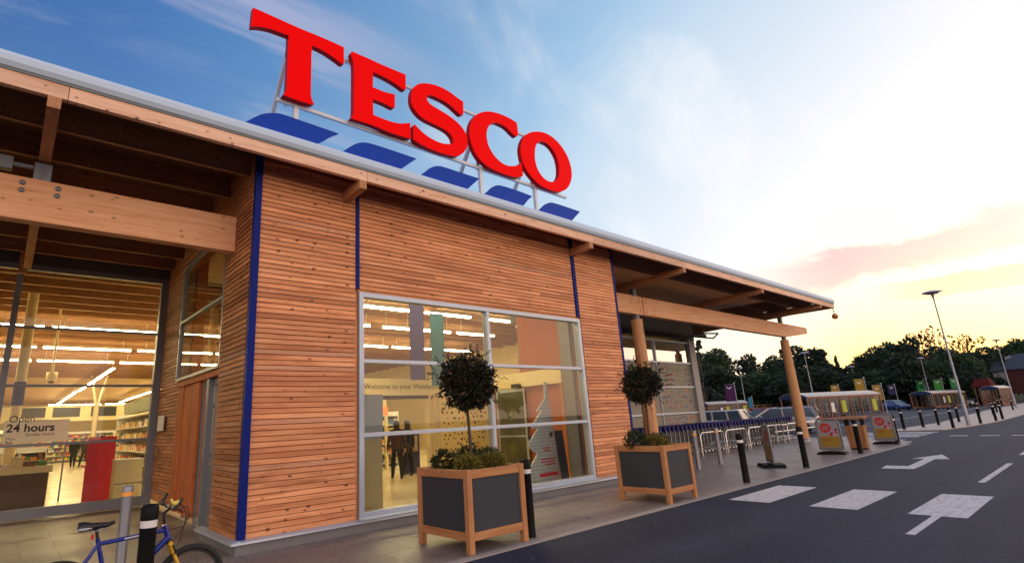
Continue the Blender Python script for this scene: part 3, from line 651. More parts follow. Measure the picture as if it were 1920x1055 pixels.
# ================================================================== ROOF SIGN
def smooth_poly(pts, sub=4, corner=42):
    n = len(pts); out = []
    P = [Vector(p) for p in pts]; tan = []
    for i in range(n):
        a = (P[i]-P[i-1]); b_ = (P[(i+1) % n]-P[i])
        ang = math.degrees(a.angle(b_)) if a.length > 0 and b_.length > 0 else 0
        tan.append(None if ang > corner else (P[(i+1) % n]-P[i-1])*0.5)
    for i in range(n):
        p0, p1 = P[i], P[(i+1) % n]; d = p1-p0
        t0 = tan[i]; t1 = tan[(i+1) % n]
        t0 = d if t0 is None else t0.normalized()*d.length; t1 = d if t1 is None else t1.normalized()*d.length
        for k in range(sub):
            t = k/sub; h00 = 2*t**3-3*t*t+1; h10 = t**3-2*t*t+t; h01 = -2*t**3+3*t*t; h11 = t**3-t*t
            out.append(tuple(p0*h00+t0*h10+p1*h01+t1*h11))
    return out
LETTERS = [('T',[[(2.735,9.527),(3.131,9.525),(3.589,9.517),(3.924,9.524),(4.322,9.531),(4.673,9.52),(4.676,9.113),(4.624,9.091),(4.455,9.153),(4.226,9.214),(3.954,9.238),(3.945,8.994),(3.948,8.473),(3.952,8.091),(3.983,7.964),(4.027,7.904),(3.962,7.872),(3.776,7.861),(3.572,7.858),(3.383,7.864),(3.435,7.953),(3.45,8.02),(3.453,8.394),(3.454,8.826),(3.454,9.235),(3.277,9.225),(3.078,9.209),(2.885,9.162),(2.719,9.088)]]),('E',[[(4.864,9.507),(5.227,9.509),(5.618,9.501),(6.268,9.509),(6.257,9.103),(6.195,9.084),(5.989,9.148),(5.693,9.199),(5.392,9.209),(5.381,8.827),(5.661,8.822),(5.956,8.864),(5.949,8.524),(5.894,8.499),(5.657,8.526),(5.378,8.523),(5.39,8.141),(5.599,8.133),(5.861,8.135),(6.103,8.175),(6.36,8.281),(6.37,7.886),(6.314,7.868),(5.855,7.853),(5.343,7.879),(4.845,7.869),(4.9,7.991),(4.908,8.492),(4.907,9.114),(4.889,9.283),(4.835,9.437)]]),('S',[[(8.021,9.445),(7.996,9.068),(7.91,9.037),(7.787,9.085),(7.6,9.174),(7.387,9.227),(7.203,9.24),(7.02,9.242),(6.904,9.209),(6.863,9.142),(6.88,9.059),(6.983,8.982),(7.188,8.94),(7.45,8.893),(7.689,8.823),(7.876,8.732),(8.021,8.6),(8.087,8.442),(8.082,8.251),(8.001,8.084),(7.852,7.923),(7.684,7.832),(7.443,7.79),(7.132,7.776),(6.882,7.789),(6.614,7.828),(6.436,7.881),(6.442,8.223),(6.485,8.286),(6.556,8.239),(6.699,8.153),(6.894,8.083),(7.12,8.047),(7.3,8.053),(7.459,8.085),(7.581,8.13),(7.626,8.202),(7.592,8.319),(7.477,8.409),(7.295,8.453),(7.038,8.481),(6.812,8.506),(6.64,8.559),(6.498,8.666),(6.417,8.795),(6.398,8.969),(6.441,9.168),(6.544,9.324),(6.672,9.434),(6.878,9.522),(7.113,9.576),(7.326,9.588),(7.595,9.56),(7.813,9.497)]]),('C',[[(9.956,9.516),(9.969,9.171),(9.927,9.091),(9.858,9.069),(9.731,9.119),(9.544,9.213),(9.355,9.253),(9.164,9.244),(9.002,9.171),(8.851,9.018),(8.774,8.83),(8.767,8.629),(8.818,8.448),(8.953,8.268),(9.126,8.147),(9.307,8.088),(9.496,8.084),(9.727,8.144),(9.901,8.231),(10.019,8.341),(10.027,7.935),(9.859,7.853),(9.531,7.796),(9.186,7.796),(8.795,7.834),(8.566,7.913),(8.373,8.048),(8.245,8.247),(8.179,8.442),(8.166,8.654),(8.22,8.891),(8.336,9.103),(8.527,9.295),(8.779,9.441),(9.032,9.522),(9.352,9.564),(9.677,9.56)]]),('O',[[(10.739,9.504),(11.039,9.575),(11.338,9.575),(11.595,9.503),(11.845,9.355),(12.048,9.133),(12.165,8.856),(12.177,8.551),(12.073,8.274),(11.879,8.033),(11.625,7.876),(11.314,7.799),(10.95,7.801),(10.638,7.852),(10.378,7.991),(10.192,8.146),(10.077,8.319),(10.017,8.533),(10.019,8.767),(10.103,9.003),(10.226,9.188),(10.438,9.364)],[(10.808,9.193),(11.035,9.265),(11.253,9.228),(11.425,9.115),(11.567,8.908),(11.605,8.643),(11.568,8.387),(11.445,8.192),(11.242,8.073),(11.02,8.055),(10.815,8.133),(10.659,8.3),(10.584,8.542),(10.596,8.784),(10.66,9.017)]])]
SWOOSH = [[(2.295,6.266),(2.412,6.377),(2.532,6.49),(2.625,6.559),(2.753,6.618),(2.901,6.658),(3.316,6.653),(3.954,6.639),(3.796,6.525),(3.667,6.407),(3.54,6.31),(3.451,6.254),(3.153,6.235),(2.655,6.237)],[(3.99,6.276),(4.126,6.405),(4.265,6.527),(4.387,6.599),(4.532,6.64),(4.895,6.65),(5.626,6.64),(5.456,6.491),(5.314,6.366),(5.176,6.266),(4.889,6.238),(4.366,6.24)],[(5.672,6.285),(5.815,6.405),(5.951,6.53),(6.088,6.607),(6.248,6.646),(6.741,6.647),(7.274,6.646),(7.125,6.514),(6.992,6.388),(6.861,6.275),(6.763,6.241),(6.25,6.25)],[(7.348,6.282),(7.501,6.412),(7.643,6.542),(7.784,6.62),(7.923,6.648),(8.401,6.655),(8.93,6.632),(8.763,6.499),(8.629,6.358),(8.502,6.264),(8.413,6.24),(7.858,6.246)],[(9.076,6.285),(9.242,6.429),(9.383,6.541),(9.553,6.619),(9.718,6.64),(10.187,6.641),(10.693,6.632),(10.507,6.472),(10.345,6.331),(10.193,6.237),(10.088,6.215),(9.628,6.229)]]
SY = 9.0
sign = thing('roof_sign', 'large red capital letters on a pale frame on the roof edge, blue dashes below', 'sign', (7, SY, 6.25))
def sobj(n, b, m_, **k):
    o = obj(n, b, m_, sign, **k); o.matrix_parent_inverse = Matrix.Translation((-7, -SY, -6.25)); return o
for name, outs in LETTERS:
    b = MB(); T = 0.13
    if len(outs) == 1:
        p = smooth_poly(outs[0]); n = len(p)
        b.add([(u, SY, v) for u, v in p], [tuple(range(n))])
        b.add([(u, SY+T, v) for u, v in p], [tuple(range(n))[::-1]], mi=1)
        b.add([(u, SY, v) for u, v in p]+[(u, SY+T, v) for u, v in p], [(i, i+n, (i+1) % n+n, (i+1) % n) for i in range(n)], mi=1)
    else:
        rs = []
        for o_ in outs:
            p = smooth_poly(o_, 8); cx = sum(q[0] for q in p)/len(p); cz = sum(q[1] for q in p)/len(p); r = []
            N = 72
            an = sorted([(atan2(q[1]-cz, q[0]-cx), q) for q in p]); an = [(an[-1][0]-2*pi, an[-1][1])]+an+[(an[0][0]+2*pi, an[0][1])]
            for k in range(N):
                t = -pi+2*pi*k/N
                for j in range(len(an)-1):
                    if an[j][0] <= t <= an[j+1][0]:
                        w = (t-an[j][0])/max(1e-9, an[j+1][0]-an[j][0]); r.append((an[j][1][0]*(1-w)+an[j+1][1][0]*w, an[j][1][1]*(1-w)+an[j+1][1][1]*w)); break
            rs.append(r)
        N = len(rs[0]); A, B = rs
        v = [(u, SY, w) for u, w in A]+[(u, SY, w) for u, w in B]+[(u, SY+T, w) for u, w in A]+[(u, SY+T, w) for u, w in B]
        b.add(v, [(i, (i+1) % N, N+(i+1) % N, N+i) for i in range(N)]+[(2*N+i, 3*N+i, 3*N+(i+1) % N, 2*N+(i+1) % N) for i in range(N)])
        b.add(v, [(i, 2*N+i, 2*N+(i+1) % N, (i+1) % N) for i in range(N)]+[(N+i, N+(i+1) % N, 3*N+(i+1) % N, 3*N+i) for i in range(N)], mi=1)
    sobj('letter', b, [M_RED, M_REDSIDE], label='red capital letter ' + name)
fr_ = MB(); fr_.box(3.32, 12.0, SY+0.14, SY+0.21, 7.80, 7.87); fr_.box(3.9, 11.95, SY+0.15, SY+0.21, 9.31, 9.38)
for x in (3.72, 8.62, 10.66): fr_.box(x-0.045, x+0.045, SY+0.14, SY+0.23, 6.2, 7.80)
for x in (3.53, 8.60, 10.62): fr_.beam((x, SY+0.2, 9.05), (x, SY+2.1, 6.27), 0.09, 0.07, upv=(1, 0, 0))
for x in (3.53, 8.60, 10.62): fr_.box(x-0.035, x+0.035, SY+0.215, SY+0.26, 7.8, 9.38)
fr_.box(2.4, 11.0, 7.98, 8.05, 6.30, 6.40)
sobj('support_frame', fr_, M_SIGNFR)
for s in SWOOSH:
    p = smooth_poly(s, 4, 50); sobj('blue_dash', MB().prism(p, lambda u, v, d: (u, d, v), 7.78, 7.82), M_SWOOSH)

# ================================================================== SHOP INTERIOR
NTH = ['first', 'second', 'third', 'fourth', 'fifth', 'sixth']
def lightrow(y, segs, z=5.35, grp='strip lights in the sales hall', where='sales hall', w=0.10, em=None):
    for i, (x0, x1) in enumerate(segs):
        t = thing('strip_light', f'lit strip light, {NTH[i]} from the left in the row {where}', 'light', ((x0+x1)/2, y, z), 0, grp)
        L = (x1-x0)/2
        obj('housing', MB().box(-L, L, -w*0.6, w*0.6, 0.04, 0.12).box(-L*0.8, -L*0.8+0.02, -0.01, 0.01, 0.12, 6.0-z).box(L*0.8-0.02, L*0.8, -0.01, 0.01, 0.12, 6.0-z), M_WHITE, t)
        obj('tube', MB().box(-L+0.02, L-0.02, -w/2, w/2, -0.01, 0.038), em or M_TUBE, t)
ords = ['nearest the glass', 'second behind the glass', 'third behind the glass', 'fourth behind the glass', 'fifth behind the glass', 'deepest in the hall']
for r, y in enumerate((22.6, 27.8, 32.6, 74.0)):
    lightrow(y, [(-9.5, -6.2), (-6.0, -2.7), (-2.5, 0.7), (0.9, 4.05), (4.3, 7.5), (7.7, 10.9)] if r < 3 else [(3.6, 8.4), (8.8, 14)], where=ords[r])
# one long row running away from the viewer
for i, (y0, y1, lx) in enumerate(((35, 52, 4.35), (53, 73, 4.25), (50, 70, 9.6))):
    t = thing('strip_light', ['lit strip light running straight back over the till aisle', 'farther lit strip light running back over the till aisle', 'lit strip light running back at the right of the sales hall'][i], 'light', (lx, (y0+y1)/2, 5.3), 0, 'strip lights in the sales hall')
    L = (y1-y0)/2; obj('housing', MB().box(-0.08, 0.08, -L, L, 0.04, 0.12), M_WHITE, t); obj('tube', MB().box(-0.07, 0.07, -L, L, 0, 0.038), M_TUBE, t)
for r, (y, z, segs) in enumerate(((15.0, 5.35, [(8.5, 10.5), (11.0, 13.1), (14.1, 15.9)]), (18.1, 5.35, [(9.0, 10.6), (11.2, 12.5), (13.0, 14.6), (15.0, 17.2)]), (22.9, 5.35, [(12.0, 14.4), (14.7, 17.2), (17.5, 20)]))):
    lightrow(y, segs, z, 'strip lights over the lobby', ['nearest the lobby window', 'second behind the lobby window', 'third behind the lobby window'][r], 0.12, M_TUBE2)
for i, (x, y) in enumerate(((5.5, 10.6), (9.0, 10.6))):
    t = thing('strip_light', ['lit strip light over the left half of the lobby window', 'lit strip light over the right half of the lobby window'][i], 'light', (x, y, 5.55), 0, 'strip lights over the lobby')
    obj('housing', MB().box(-1.2, 1.2, -0.07, 0.07, 0.04, 0.12), M_WHITE, t); obj('tube', MB().box(-1.15, 1.15, -0.06, 0.06, 0.0, 0.038), M_TUBE2, t)
# goods
GC = [mat('goods_'+n, c, 0.5, var=0.2, vscale=12) for n, c in (('red', (0.55, 0.04, 0.03)), ('cream', (0.75, 0.62, 0.35)), ('green', (0.12, 0.25, 0.06)), ('white', (0.8, 0.78, 0.7)), ('orange', (0.75, 0.30, 0.05)), ('brown', (0.2, 0.1, 0.05)), ('blue', (0.06, 0.12, 0.35)), ('yellow', (0.75, 0.6, 0.1)))]
def goods(b, x0, x1, y0, y1, zs, rnd, along='Y', h=(0.12, 0.26), w=(0.08, 0.2)):
    for z in zs:
        p = y0 if along == 'Y' else x0; e = y1 if along == 'Y' else x1
        while p < e-0.05:
            ww = min(rnd.uniform(*w), e-p); hh = rnd.uniform(*h); mi = rnd.randrange(8)
            if along == 'Y': b.box(x0, x1-rnd.uniform(0, .06), p, p+ww*0.9, z, z+hh, mi=mi)
            else: b.box(p, p+ww*0.9, y0+rnd.uniform(0, .05), y1, z, z+hh, mi=mi)
            p += ww
rnd = random.Random(5)
def shelving(label, x0, x1, y0, y1, H, levels, along, face, grp=None):
    t = thing('shelving_unit', label, 'shelving', ((x0+x1)/2, (y0+y1)/2, 0.03), 0, grp)
    cx, cy = (x0+x1)/2, (y0+y1)/2; X = (x1-x0)/2; Y = (y1-y0)/2
    b = MB()
    if along == 'Y': b.box(X-0.04, X, -Y, Y, 0, H); b.box(-X, X, -Y-0.03, -Y, 0, H); b.box(-X, X, Y, Y+0.03, 0, H)
    else: b.box(-X, X, Y-0.04, Y, 0, H); b.box(-X-0.03, -X, -Y, Y, 0, H); b.box(X, X+0.03, -Y, Y, 0, H)
    obj('carcass', b, M_WHITE, t)
    for i in range(levels):
        z = 0.12+i*(H-0.3)/(levels-1) if levels > 1 else 0.4
        obj('shelf', MB().box(-X+0.001, X-0.041, -Y+0.001, Y-0.001, z, z+0.03) if along == 'Y' else MB().box(-X+0.001, X-0.001, -Y+0.001, Y-0.041, z, z+0.03), M_WHITE, t)
    b = MB(); zs = [0.152+i*(H-0.3)/(levels-1) for i in range(levels)]
    if along == 'Y': goods(b, -X+0.05, X-0.06, -Y+0.03, Y-0.03, zs[:-1], rnd, 'Y')
    else: goods(b, -X+0.03, X-0.03, -Y+0.05, Y-0.06, zs[:-1], rnd, 'X')
    obj('goods', b, GC, t, kind='stuff')
    return t
s1_ = shelving('tall produce shelving with grey carrier bags on top, right of the red stand', 4.1, 4.9, 20.0, 30.0, 2.6, 6, 'Y', 1)
b = MB()
for k in range(16): b.hexa([(-0.2, -4.6+k*0.58, 2.6), (0.15, -4.6+k*0.58, 2.6), (0.15, -4.2+k*0.58, 2.6), (-0.2, -4.2+k*0.58, 2.6)], [(-0.25, -4.65+k*0.58, 3.1), (0.2, -4.65+k*0.58, 3.1), (0.2, -4.15+k*0.58, 3.1), (-0.25, -4.15+k*0.58, 3.1)])
o = obj('carrier_bags', b, mat('grey_bags', (0.36, 0.38, 0.30), 0.6), s1_)
shelving('shelving heaped with red and pink boxes behind the checkout counter', -1.4, 1.2, 22.5, 23.2, 1.45, 5, 'X', 1)
shelving('tall stocked shelving far along the left of the tiled aisle', -2.6, 0.4, 33.0, 33.8, 2.2, 7, 'X', 1)
shelving('tall stocked shelving deep in the hall behind the three shoppers', 2.0, 8.0, 52.0, 52.8, 2.2, 7, 'X', 1)
for k, (x, y, l) in enumerate(((-6.5, 44, 'long shelving run far back at the left of the hall'), (-1.0, 60, 'shelving run behind the tills at the end of the hall'), (9.0, 44, 'shelving run at the right of the far aisle'), (10.2, 20.5, 'lit shelving with red and white packets behind the inner doorway'), (14.5, 17.5, 'shelving with jars seen through the right inner door'))):
    if k < 3: shelving(l, x-3, x+2, y, y+0.8, 2.0, 5, 'X', 1)
    elif k == 3: shelving(l, 8.5, 12.4, 19.0, 19.7, 2.1, 6, 'X', 1)
    else: shelving(l, 13.2, 18.5, 16.0, 16.7, 2.3, 7, 'X', 1)
# far cream fascia with dark department boards
t = thing('department_board', 'cream hanging fascia with dark department signs across the far end of the hall', 'sign', (4, 58, 3.2))
obj('fascia_panel', MB().box(-6, 9, 0, 0.1, 0, 1.25), M_CREAM, t)
for x in (-3.2, -0.8, 1.9): obj('sign_panel', MB().box(x, x+1.9, -0.03, -0.002, 0.35, 1.15), M_DARK, t)
t = thing('checkout_counter', 'brown checkout counter with cream top just inside the glass', 'checkout', (0.35, 18.2, 0.03))
obj('base', MB().box(-1.0, 0.72, -0.45, 0.45, 0, 0.86), mat('counter_brown', (0.11, 0.065, 0.035), 0.5), t)
obj('worktop', MB().box(-1.1, 0.78, -0.52, 0.5, 0.861, 1.02), M_CREAM, t)
obj('end_badge', MB().box(-0.9, -0.65, -0.53, -0.521, 0.88, 1.0), M_BLUE, t)
b = MB(); goods(b, -1.0, 0.7, -0.3, 0.2, [1.021], rnd, 'X', (0.05, 0.25), (0.12, 0.3)); tag(obj('groceries', b.xf(Matrix.Translation((0.35, 18.2, 0.03))), GC), kind='stuff', label='mixed small goods heaped along the checkout counter')
t = thing('till_screen', 'white framed board standing over the checkout counter behind the lettering', 'board', (0.6, 19.4, 0.03))
obj('panel', MB().box(-0.55, 0.9, 0, 0.05, 1.6, 2.2), M_WHITE, t); obj('leg', MB().box(-0.88, -0.84, 0, 0.04, 0, 1.5), M_STEEL, t); obj('leg', MB().box(0.84, 0.88, 0, 0.04, 0, 1.5), M_STEEL, t)
t = thing('promotion_stand', 'tall bright red free-standing panel inside the left glazing', 'display stand', (2.15, 18.0, 0.03))
rp = mat('red_panel', (0.62, 0.02, 0.045), 0.45, var=0.1)
obj('front_panel', MB().box(-0.36, 0.22, -0.62, -0.56, 0.0, 1.66), rp, t); obj('side_panel', MB().box(0.221, 0.27, -0.62, 0.5, 0.0, 1.66), rp, t); obj('shelf', MB().box(-0.35, 0.22, -0.559, 0.5, 0.9, 0.95), rp, t)
t = thing('storage_cabinet', 'low cream cabinet standing right of the red stand', 'cabinet', (2.6, 16.6, 0.03))
obj('body', MB().box(-0.28, 0.30, -0.3, 0.35, 0, 1.05), M_CREAM, t); obj('door_gap', MB().box(-0.28, 0.30, -0.304, -0.301, 0.50, 0.515), M_DARK, t); obj('lid', MB().box(-0.3, 0.32, -0.32, 0.37, 1.051, 1.08), M_WHITE, t)
t = thing('dome_camera', 'white hanging ceiling camera on a long stem in the sales hall', 'camera', (1.05, 22.0, 3.55))
obj('stem', MB().tube([(0, 0, 0.25), (0, 0, 2.4)], 0.035, 8), M_CREAM, t); obj('housing', MB().lathe([(0.001, 0.26), (0.16, 0.25), (0.14, 0.0), (0.10, -0.04)], (0, 0, 0), 14), M_CREAM, t); obj('dome', MB().sphere((0, 0, -0.03), 0.09, 12, 8), M_DARK, t)
t = thing('support_post', 'slim forked post standing deep in the sales hall', 'post', (4.75, 44, 0.03))
obj('shaft', MB().tube([(0, 0, 0), (0, 0, 3.6)], 0.16, 12), M_INWALL, t); obj('strut', MB().tube([(0, 0, 3.5), (0.5, 0, 5.9)], 0.09, 8), M_INWALL, t); obj('strut', MB().tube([(0, 0, 3.5), (-0.5, 0, 5.9)], 0.09, 8), M_INWALL, t)
t = thing('support_post', 'cream post with a blue band just behind the left mullion', 'post', (0.25, 19.6, 0.03))
obj('shaft', MB().tube([(0, 0, 0), (0, 0, 5.9)], 0.13, 14), M_CREAM, t); obj('band', MB().tube([(0, 0, 2.6), (0, 0, 3.25)], 0.137, 14), M_BLUE, t)
# --- inner lobby screen
t = thing('lobby_screen', 'cream inner lobby screen with a welcome band, spotted panel and doorway', 'partition', (8.0, 13.0, 0.028))
obj('welcome_band', MB().box(-2.6, 2.3, -0.06, 0.15, 2.38, 2.84), M_CREAM, t)
wt = text('welcome_text', 'Welcome to your Welshpool store', 0.21, (-0.62, -0.068, 2.56), (pi/2, 0, 0), mat('olive_lettering', (0.22, 0.20, 0.07), 0.6), t)
for jx in (1.53, 1.70, 1.86): obj('jamb', MB().box(jx, jx+0.06, -0.05, 0.12, 0, 2.378), M_INWALL, t)
b = MB(); b.box(1.96, 3.9, 0.0, 0.06, 0, 2.378); spots(b, lambda u, v: (u, -0.006, v), 2.0, 3.8, 0.2, 2.3, 0.17, 0.15, 21, 0.034, (1, 2, 2, 2, 6))
sp_ = obj('spotted_panel', b, [mat('yellow_film', (0.80, 0.66, 0.26), 0.55)]+SPC, t)
obj('door_head', MB().box(-2.6, 1.53, -0.05, 0.08, 2.28, 2.378), M_DARK, t)
t = thing('partition_wall', 'cream spotted partition behind the side door of the lobby', 'partition', (3.9, 12.6, 0.028))
b = MB(); b.box(-0.9, 1.2, 0, 0.05, 0, 2.6); spots(b, lambda u, v: (u, -0.006, v), -0.85, 1.1, 0.95, 2.5, 0.2, 0.2, 22, 0.05)
obj('panel', b, [mat('pale_film', (0.85, 0.75, 0.42), 0.55)]+SPC, t)
obj('skirting', MB().box(-0.9, 1.2, -0.02, -0.001, 0, 0.85), M_GREYP, t)
# --- door in the lobby's right wall
t = thing('automatic_door', 'automatic sliding door with grey stickered glass at the right of the lobby', 'door', (12.2, 11.6, 0.028))
obj('header', MB().box(-0.08, 0.0, -1.5, 1.5, 2.52, 2.95), M_CREAM, t); obj('sensor', MB().box(-0.16, -0.081, 0.1, 0.45, 2.50, 2.62), M_DARK, t)
M_OT = mat('orange_timber', (0.42, 0.17, 0.05), 0.5)
obj('frame', MB().box(-0.06, 0.03, 1.30, 1.44, 0, 2.519), M_OT, t); obj('frame', MB().box(-0.06, 0.03, -1.5, -1.4, 0, 2.519), M_OT, t)
lf = obj('door_leaf', MB().box(-0.03, 0.0, 0.02, 0.09, 0, 2.5).box(-0.03, 0.0, 1.22, 1.29, 0, 2.5).box(-0.03, 0.0, 0.09, 1.22, 2.40, 2.5).box(-0.03, 0, 0.09, 1.22, 0.0, 0.12).box(-0.03, 0, 0.09, 1.22, 1.05, 1.10), M_ALU, t)
obj('leaf_glass', MB().box(-0.018, -0.010, 0.09, 1.22, 0.12, 2.40), mat('grey_door_glass', (0.10, 0.105, 0.075), 0.25), lf)
for z in (0.72, 1.75): obj('sticker', MB().lathe([(0.16, 0), (0.19, 0)], (-0.021, 0.65, z), 20, axis='X').lathe([(0.0001, 0), (0.12, 0)], (-0.021, 0.65, z), 20, axis='X'), mat('olive_sticker', (0.13, 0.15, 0.05), 0.6), lf)
# --- displays by the window
t = thing('tree_shaped_display', 'pale blue tree shaped cardboard display standing at the window', 'display', (10.35, 9.3, 0.03))
pts = [(-0.75, 0.0), (-0.72, 0.35), (-0.30, 0.75), (-0.42, 0.80), (-0.62, 0.98), (-0.18, 1.38), (-0.40, 1.33), (-0.45, 1.40), (0.0, 1.78), (-0.22, 1.74), (0.12, 2.05), (0.15, 2.45), (0.24, 2.45), (0.26, 2.0), (0.36, 1.1), (0.48, 0.0)]
def checkmat():
    m_ = bpy.data.materials.new('pale_blue_check'); m_.use_nodes = True; nt = m_.node_tree; g = G(nt); P = nt.nodes['Principled BSDF']
    co = g.n('ShaderNodeTexCoord').outputs['Object']; w1 = g.n('ShaderNodeTexWave'); w1.bands_direction = 'X'; w1.inputs['Scale'].default_value = 4; g.ln(co, w1.inputs[0])
    w2_ = g.n('ShaderNodeTexWave'); w2_.bands_direction = 'Z'; w2_.inputs['Scale'].default_value = 4; g.ln(co, w2_.inputs[0])
    f = g.m('MULTIPLY', g.m('ADD', w1.outputs['Fac'], w2_.outputs['Fac']), 0.5)
    g.ln(g.mix(f, (0.24, 0.36, 0.52), (0.62, 0.70, 0.74)), P.inputs['Base Color']); return m_
obj('board', MB().prism(pts, lambda u, v, d: (u, d, v), 0.0, 0.04), checkmat(), t); obj('label_strip', MB().box(-0.30, 0.36, -0.008, -0.001, 0.22, 0.30), rp, t)
obj('bauble', MB().lathe([(0.0001, -0.012), (0.06, -0.010), (0.06, -0.001)], (0.22, 0, 1.18), 14, axis='Y'), SPC[1], t); obj('stand', MB().box(-0.4, 0.3, 0.041, 0.45, 0, 0.03), M_GREYP, t)
b = MB()
for z, x0, x1 in ((0.86, -0.12, 0.14), (0.80, -0.08, 0.16), (0.60, -0.22, 0.3), (0.54, -0.22, 0.24), (0.48, -0.1, 0.3)): b.box(x0, x1, -0.006, -0.001, z, z+0.028)
obj('printed_lines', b, SPC[0], t)
t = thing('blue_board', 'plain deep blue board leaning beside the tree shaped display', 'board', (11.15, 9.5, 0.03))
obj('panel', MB().hexa([(-0.08, 0, 0), (0.22, 0, 0), (0.22, 0.04, 0), (-0.08, 0.04, 0)], [(-0.30, 0, 1.25), (0.10, 0, 1.25), (0.10, 0.04, 1.25), (-0.30, 0.04, 1.25)]), mat('deep_blue_board', (0.01, 0.09, 0.26), 0.5), t); obj('foot', MB().box(-0.15, 0.25, 0.041, 0.3, 0, 0.02), M_DARK, t)
t = thing('noticeboard', 'pale grey blue board on a cream pillar inside the left end of the window', 'board', (5.45, 9.5, 0.028))
obj('board', MB().box(-0.42, 0.40, 0, 0.05, 1.36, 2.20), mat('greyblue_board', (0.30, 0.38, 0.44), 0.5), t); obj('pillar', MB().box(-0.42, 0.38, 0.01, 0.12, 0, 1.358), mat('pillar_cream', (0.46, 0.42, 0.25), 0.6), t)
for i, (x, z0, z1, c, l) in enumerate(((8.5, 2.75, 4.9, (0.05, 0.045, 0.17), 'violet banner hanging in the lobby left of the ornamental tree'), (9.2, 2.6, 4.6, (0.03, 0.14, 0.20), 'teal banner hanging in the lobby just behind the ornamental tree'))):
    t = thing('hanging_banner', l, 'banner', (x, 12.0, z0), 0, 'banners hanging in the lobby'); h = z1-z0
    obj('cloth', MB().box(-0.24, 0.24, -0.006, 0.006, 0, h), mat('banner_cloth_%d' % i, c, 0.8), t); obj('rail', MB().box(-0.26, 0.26, -0.015, 0.015, h, h+0.03).box(-0.004, 0.004, -0.004, 0.004, h+0.03, 5.71-z0), M_STEEL, t)
t = thing('poster_stand', 'dark blue poster panel with a printed picture standing inside the lobby', 'poster', (10.75, 15.6, 0.03))
obj('panel', MB().box(-0.45, 0.28, 0, 0.05, 0.05, 1.25), mat('navy_poster', (0.02, 0.035, 0.14), 0.5), t); obj('picture', MB().box(-0.40, 0.2, -0.01, -0.001, 0.70, 1.2), mat('poster_photo', (0.35, 0.30, 0.22), 0.5, var=0.9, vscale=14), t); obj('foot', MB().box(-0.4, 0.25, -0.1, 0.2, 0, 0.049), M_DARK, t)
t = thing('promotion_header', 'orange and pink shop display beyond the inner doorway', 'display', (9.6, 18.0, 0.03))
obj('header', MB().box(-1.6, 1.7, 0, 0.1, 1.95, 2.25), emis('orange_glow_header', (1.0, 0.25, 0.06), 0.5), t); obj('backing', MB().box(-1.6, 1.7, 0.101, 0.2, 2.25, 3.1), M_CREAM, t)  # header given a weak emission of its own orange
for x, c in ((-1.3, 0), (-0.7, 0), (0.1, 0), (0.9, 2)): obj('banner_strip', MB().box(x, x+0.12, 0.05, 0.1, 2.25, 3.0), SPC[c], t)
obj('leg', MB().box(-1.6, -1.5, 0, 0.1, 0, 1.95), M_CREAM, t); obj('leg', MB().box(1.6, 1.7, 0, 0.1, 0, 1.95), M_CREAM, t)
# ================================================================== FOLIAGE
def leaf_mat(name, a, b_, c_, trans=0.25, tip=None):
    m_ = bpy.data.materials.new(name); m_.use_nodes = True; nt = m_.node_tree; g = G(nt); P = nt.nodes['Principled BSDF']
    ri = g.n('ShaderNodeNewGeometry').outputs['Random Per Island']
    c = g.ramp(ri, [(0.0, a), (0.5, b_), (0.9, c_)]+([(0.97, tip)] if tip else []))
    co = g.n('ShaderNodeTexCoord').outputs['Object']; n_ = g.noise(co, 1.1, 3, 0.5)
    s2 = g.n('ShaderNodeVectorMath', operation='SCALE'); g.ln(c, s2.inputs[0]); g.ln(g.m('MULTIPLY_ADD', n_, 1.3, 0.35), s2.inputs['Scale'])
    g.ln(s2.outputs[0], P.inputs['Base Color']); P.inputs['Roughness'].default_value = 0.55; P.inputs['Specular IOR Level'].default_value = 0.3
    tr = g.n('ShaderNodeBsdfTranslucent'); g.ln(s2.outputs[0], tr.inputs[0]); mx = g.n('ShaderNodeMixShader'); mx.inputs[0].default_value = trans
    g.ln(P.outputs[0], mx.inputs[1]); g.ln(tr.outputs[0], mx.inputs[2]); g.ln(mx.outputs[0], nt.nodes['Material Output'].inputs[0]); return m_
def leaf(b, c, d, L, w, rnd):
    """a pointed leaf folded a little along its midrib"""
    d = Vector(d).normalized(); s = d.cross(Vector((rnd.uniform(-1, 1), rnd.uniform(-1, 1), rnd.uniform(-1, 1))))
    if s.length < 1e-3: s = d.orthogonal()
    s.normalize(); n = d.cross(s); c = Vector(c); q = n*w*0.25
    v = [c, c+d*L*0.45+s*w/2+q, c+d*L, c+d*L*0.45-s*w/2+q]
    o = len(b.v); b.v += [tuple(x) for x in v]; b.f += [[o, o+1, o+2], [o, o+2, o+3]]; b.sm += [False]*2; b.mi += [0]*2
def rdir(rnd):
    z = rnd.uniform(-1, 1); a = rnd.uniform(0, 2*pi); r = sqrt(1-z*z); return Vector((r*cos(a), r*sin(a), z))
LM_TREE = leaf_mat('dark_red_green_leaves', (0.005, 0.012, 0.007), (0.013, 0.026, 0.013), (0.045, 0.038, 0.020), 0.12, (0.22, 0.09, 0.06))
LM_GOLD = leaf_mat('golden_variegated_leaves', (0.06, 0.07, 0.014), (0.14, 0.13, 0.028), (0.34, 0.27, 0.06), 0.25)
LM_GREEN = leaf_mat('dark_shrub_leaves', (0.010, 0.022, 0.009), (0.022, 0.048, 0.016), (0.045, 0.075, 0.022), 0.2)
LM_MIX = leaf_mat('flowering_shrub_leaves', (0.015, 0.035, 0.015), (0.04, 0.065, 0.025), (0.09, 0.09, 0.035), 0.2, (0.42, 0.20, 0.18))
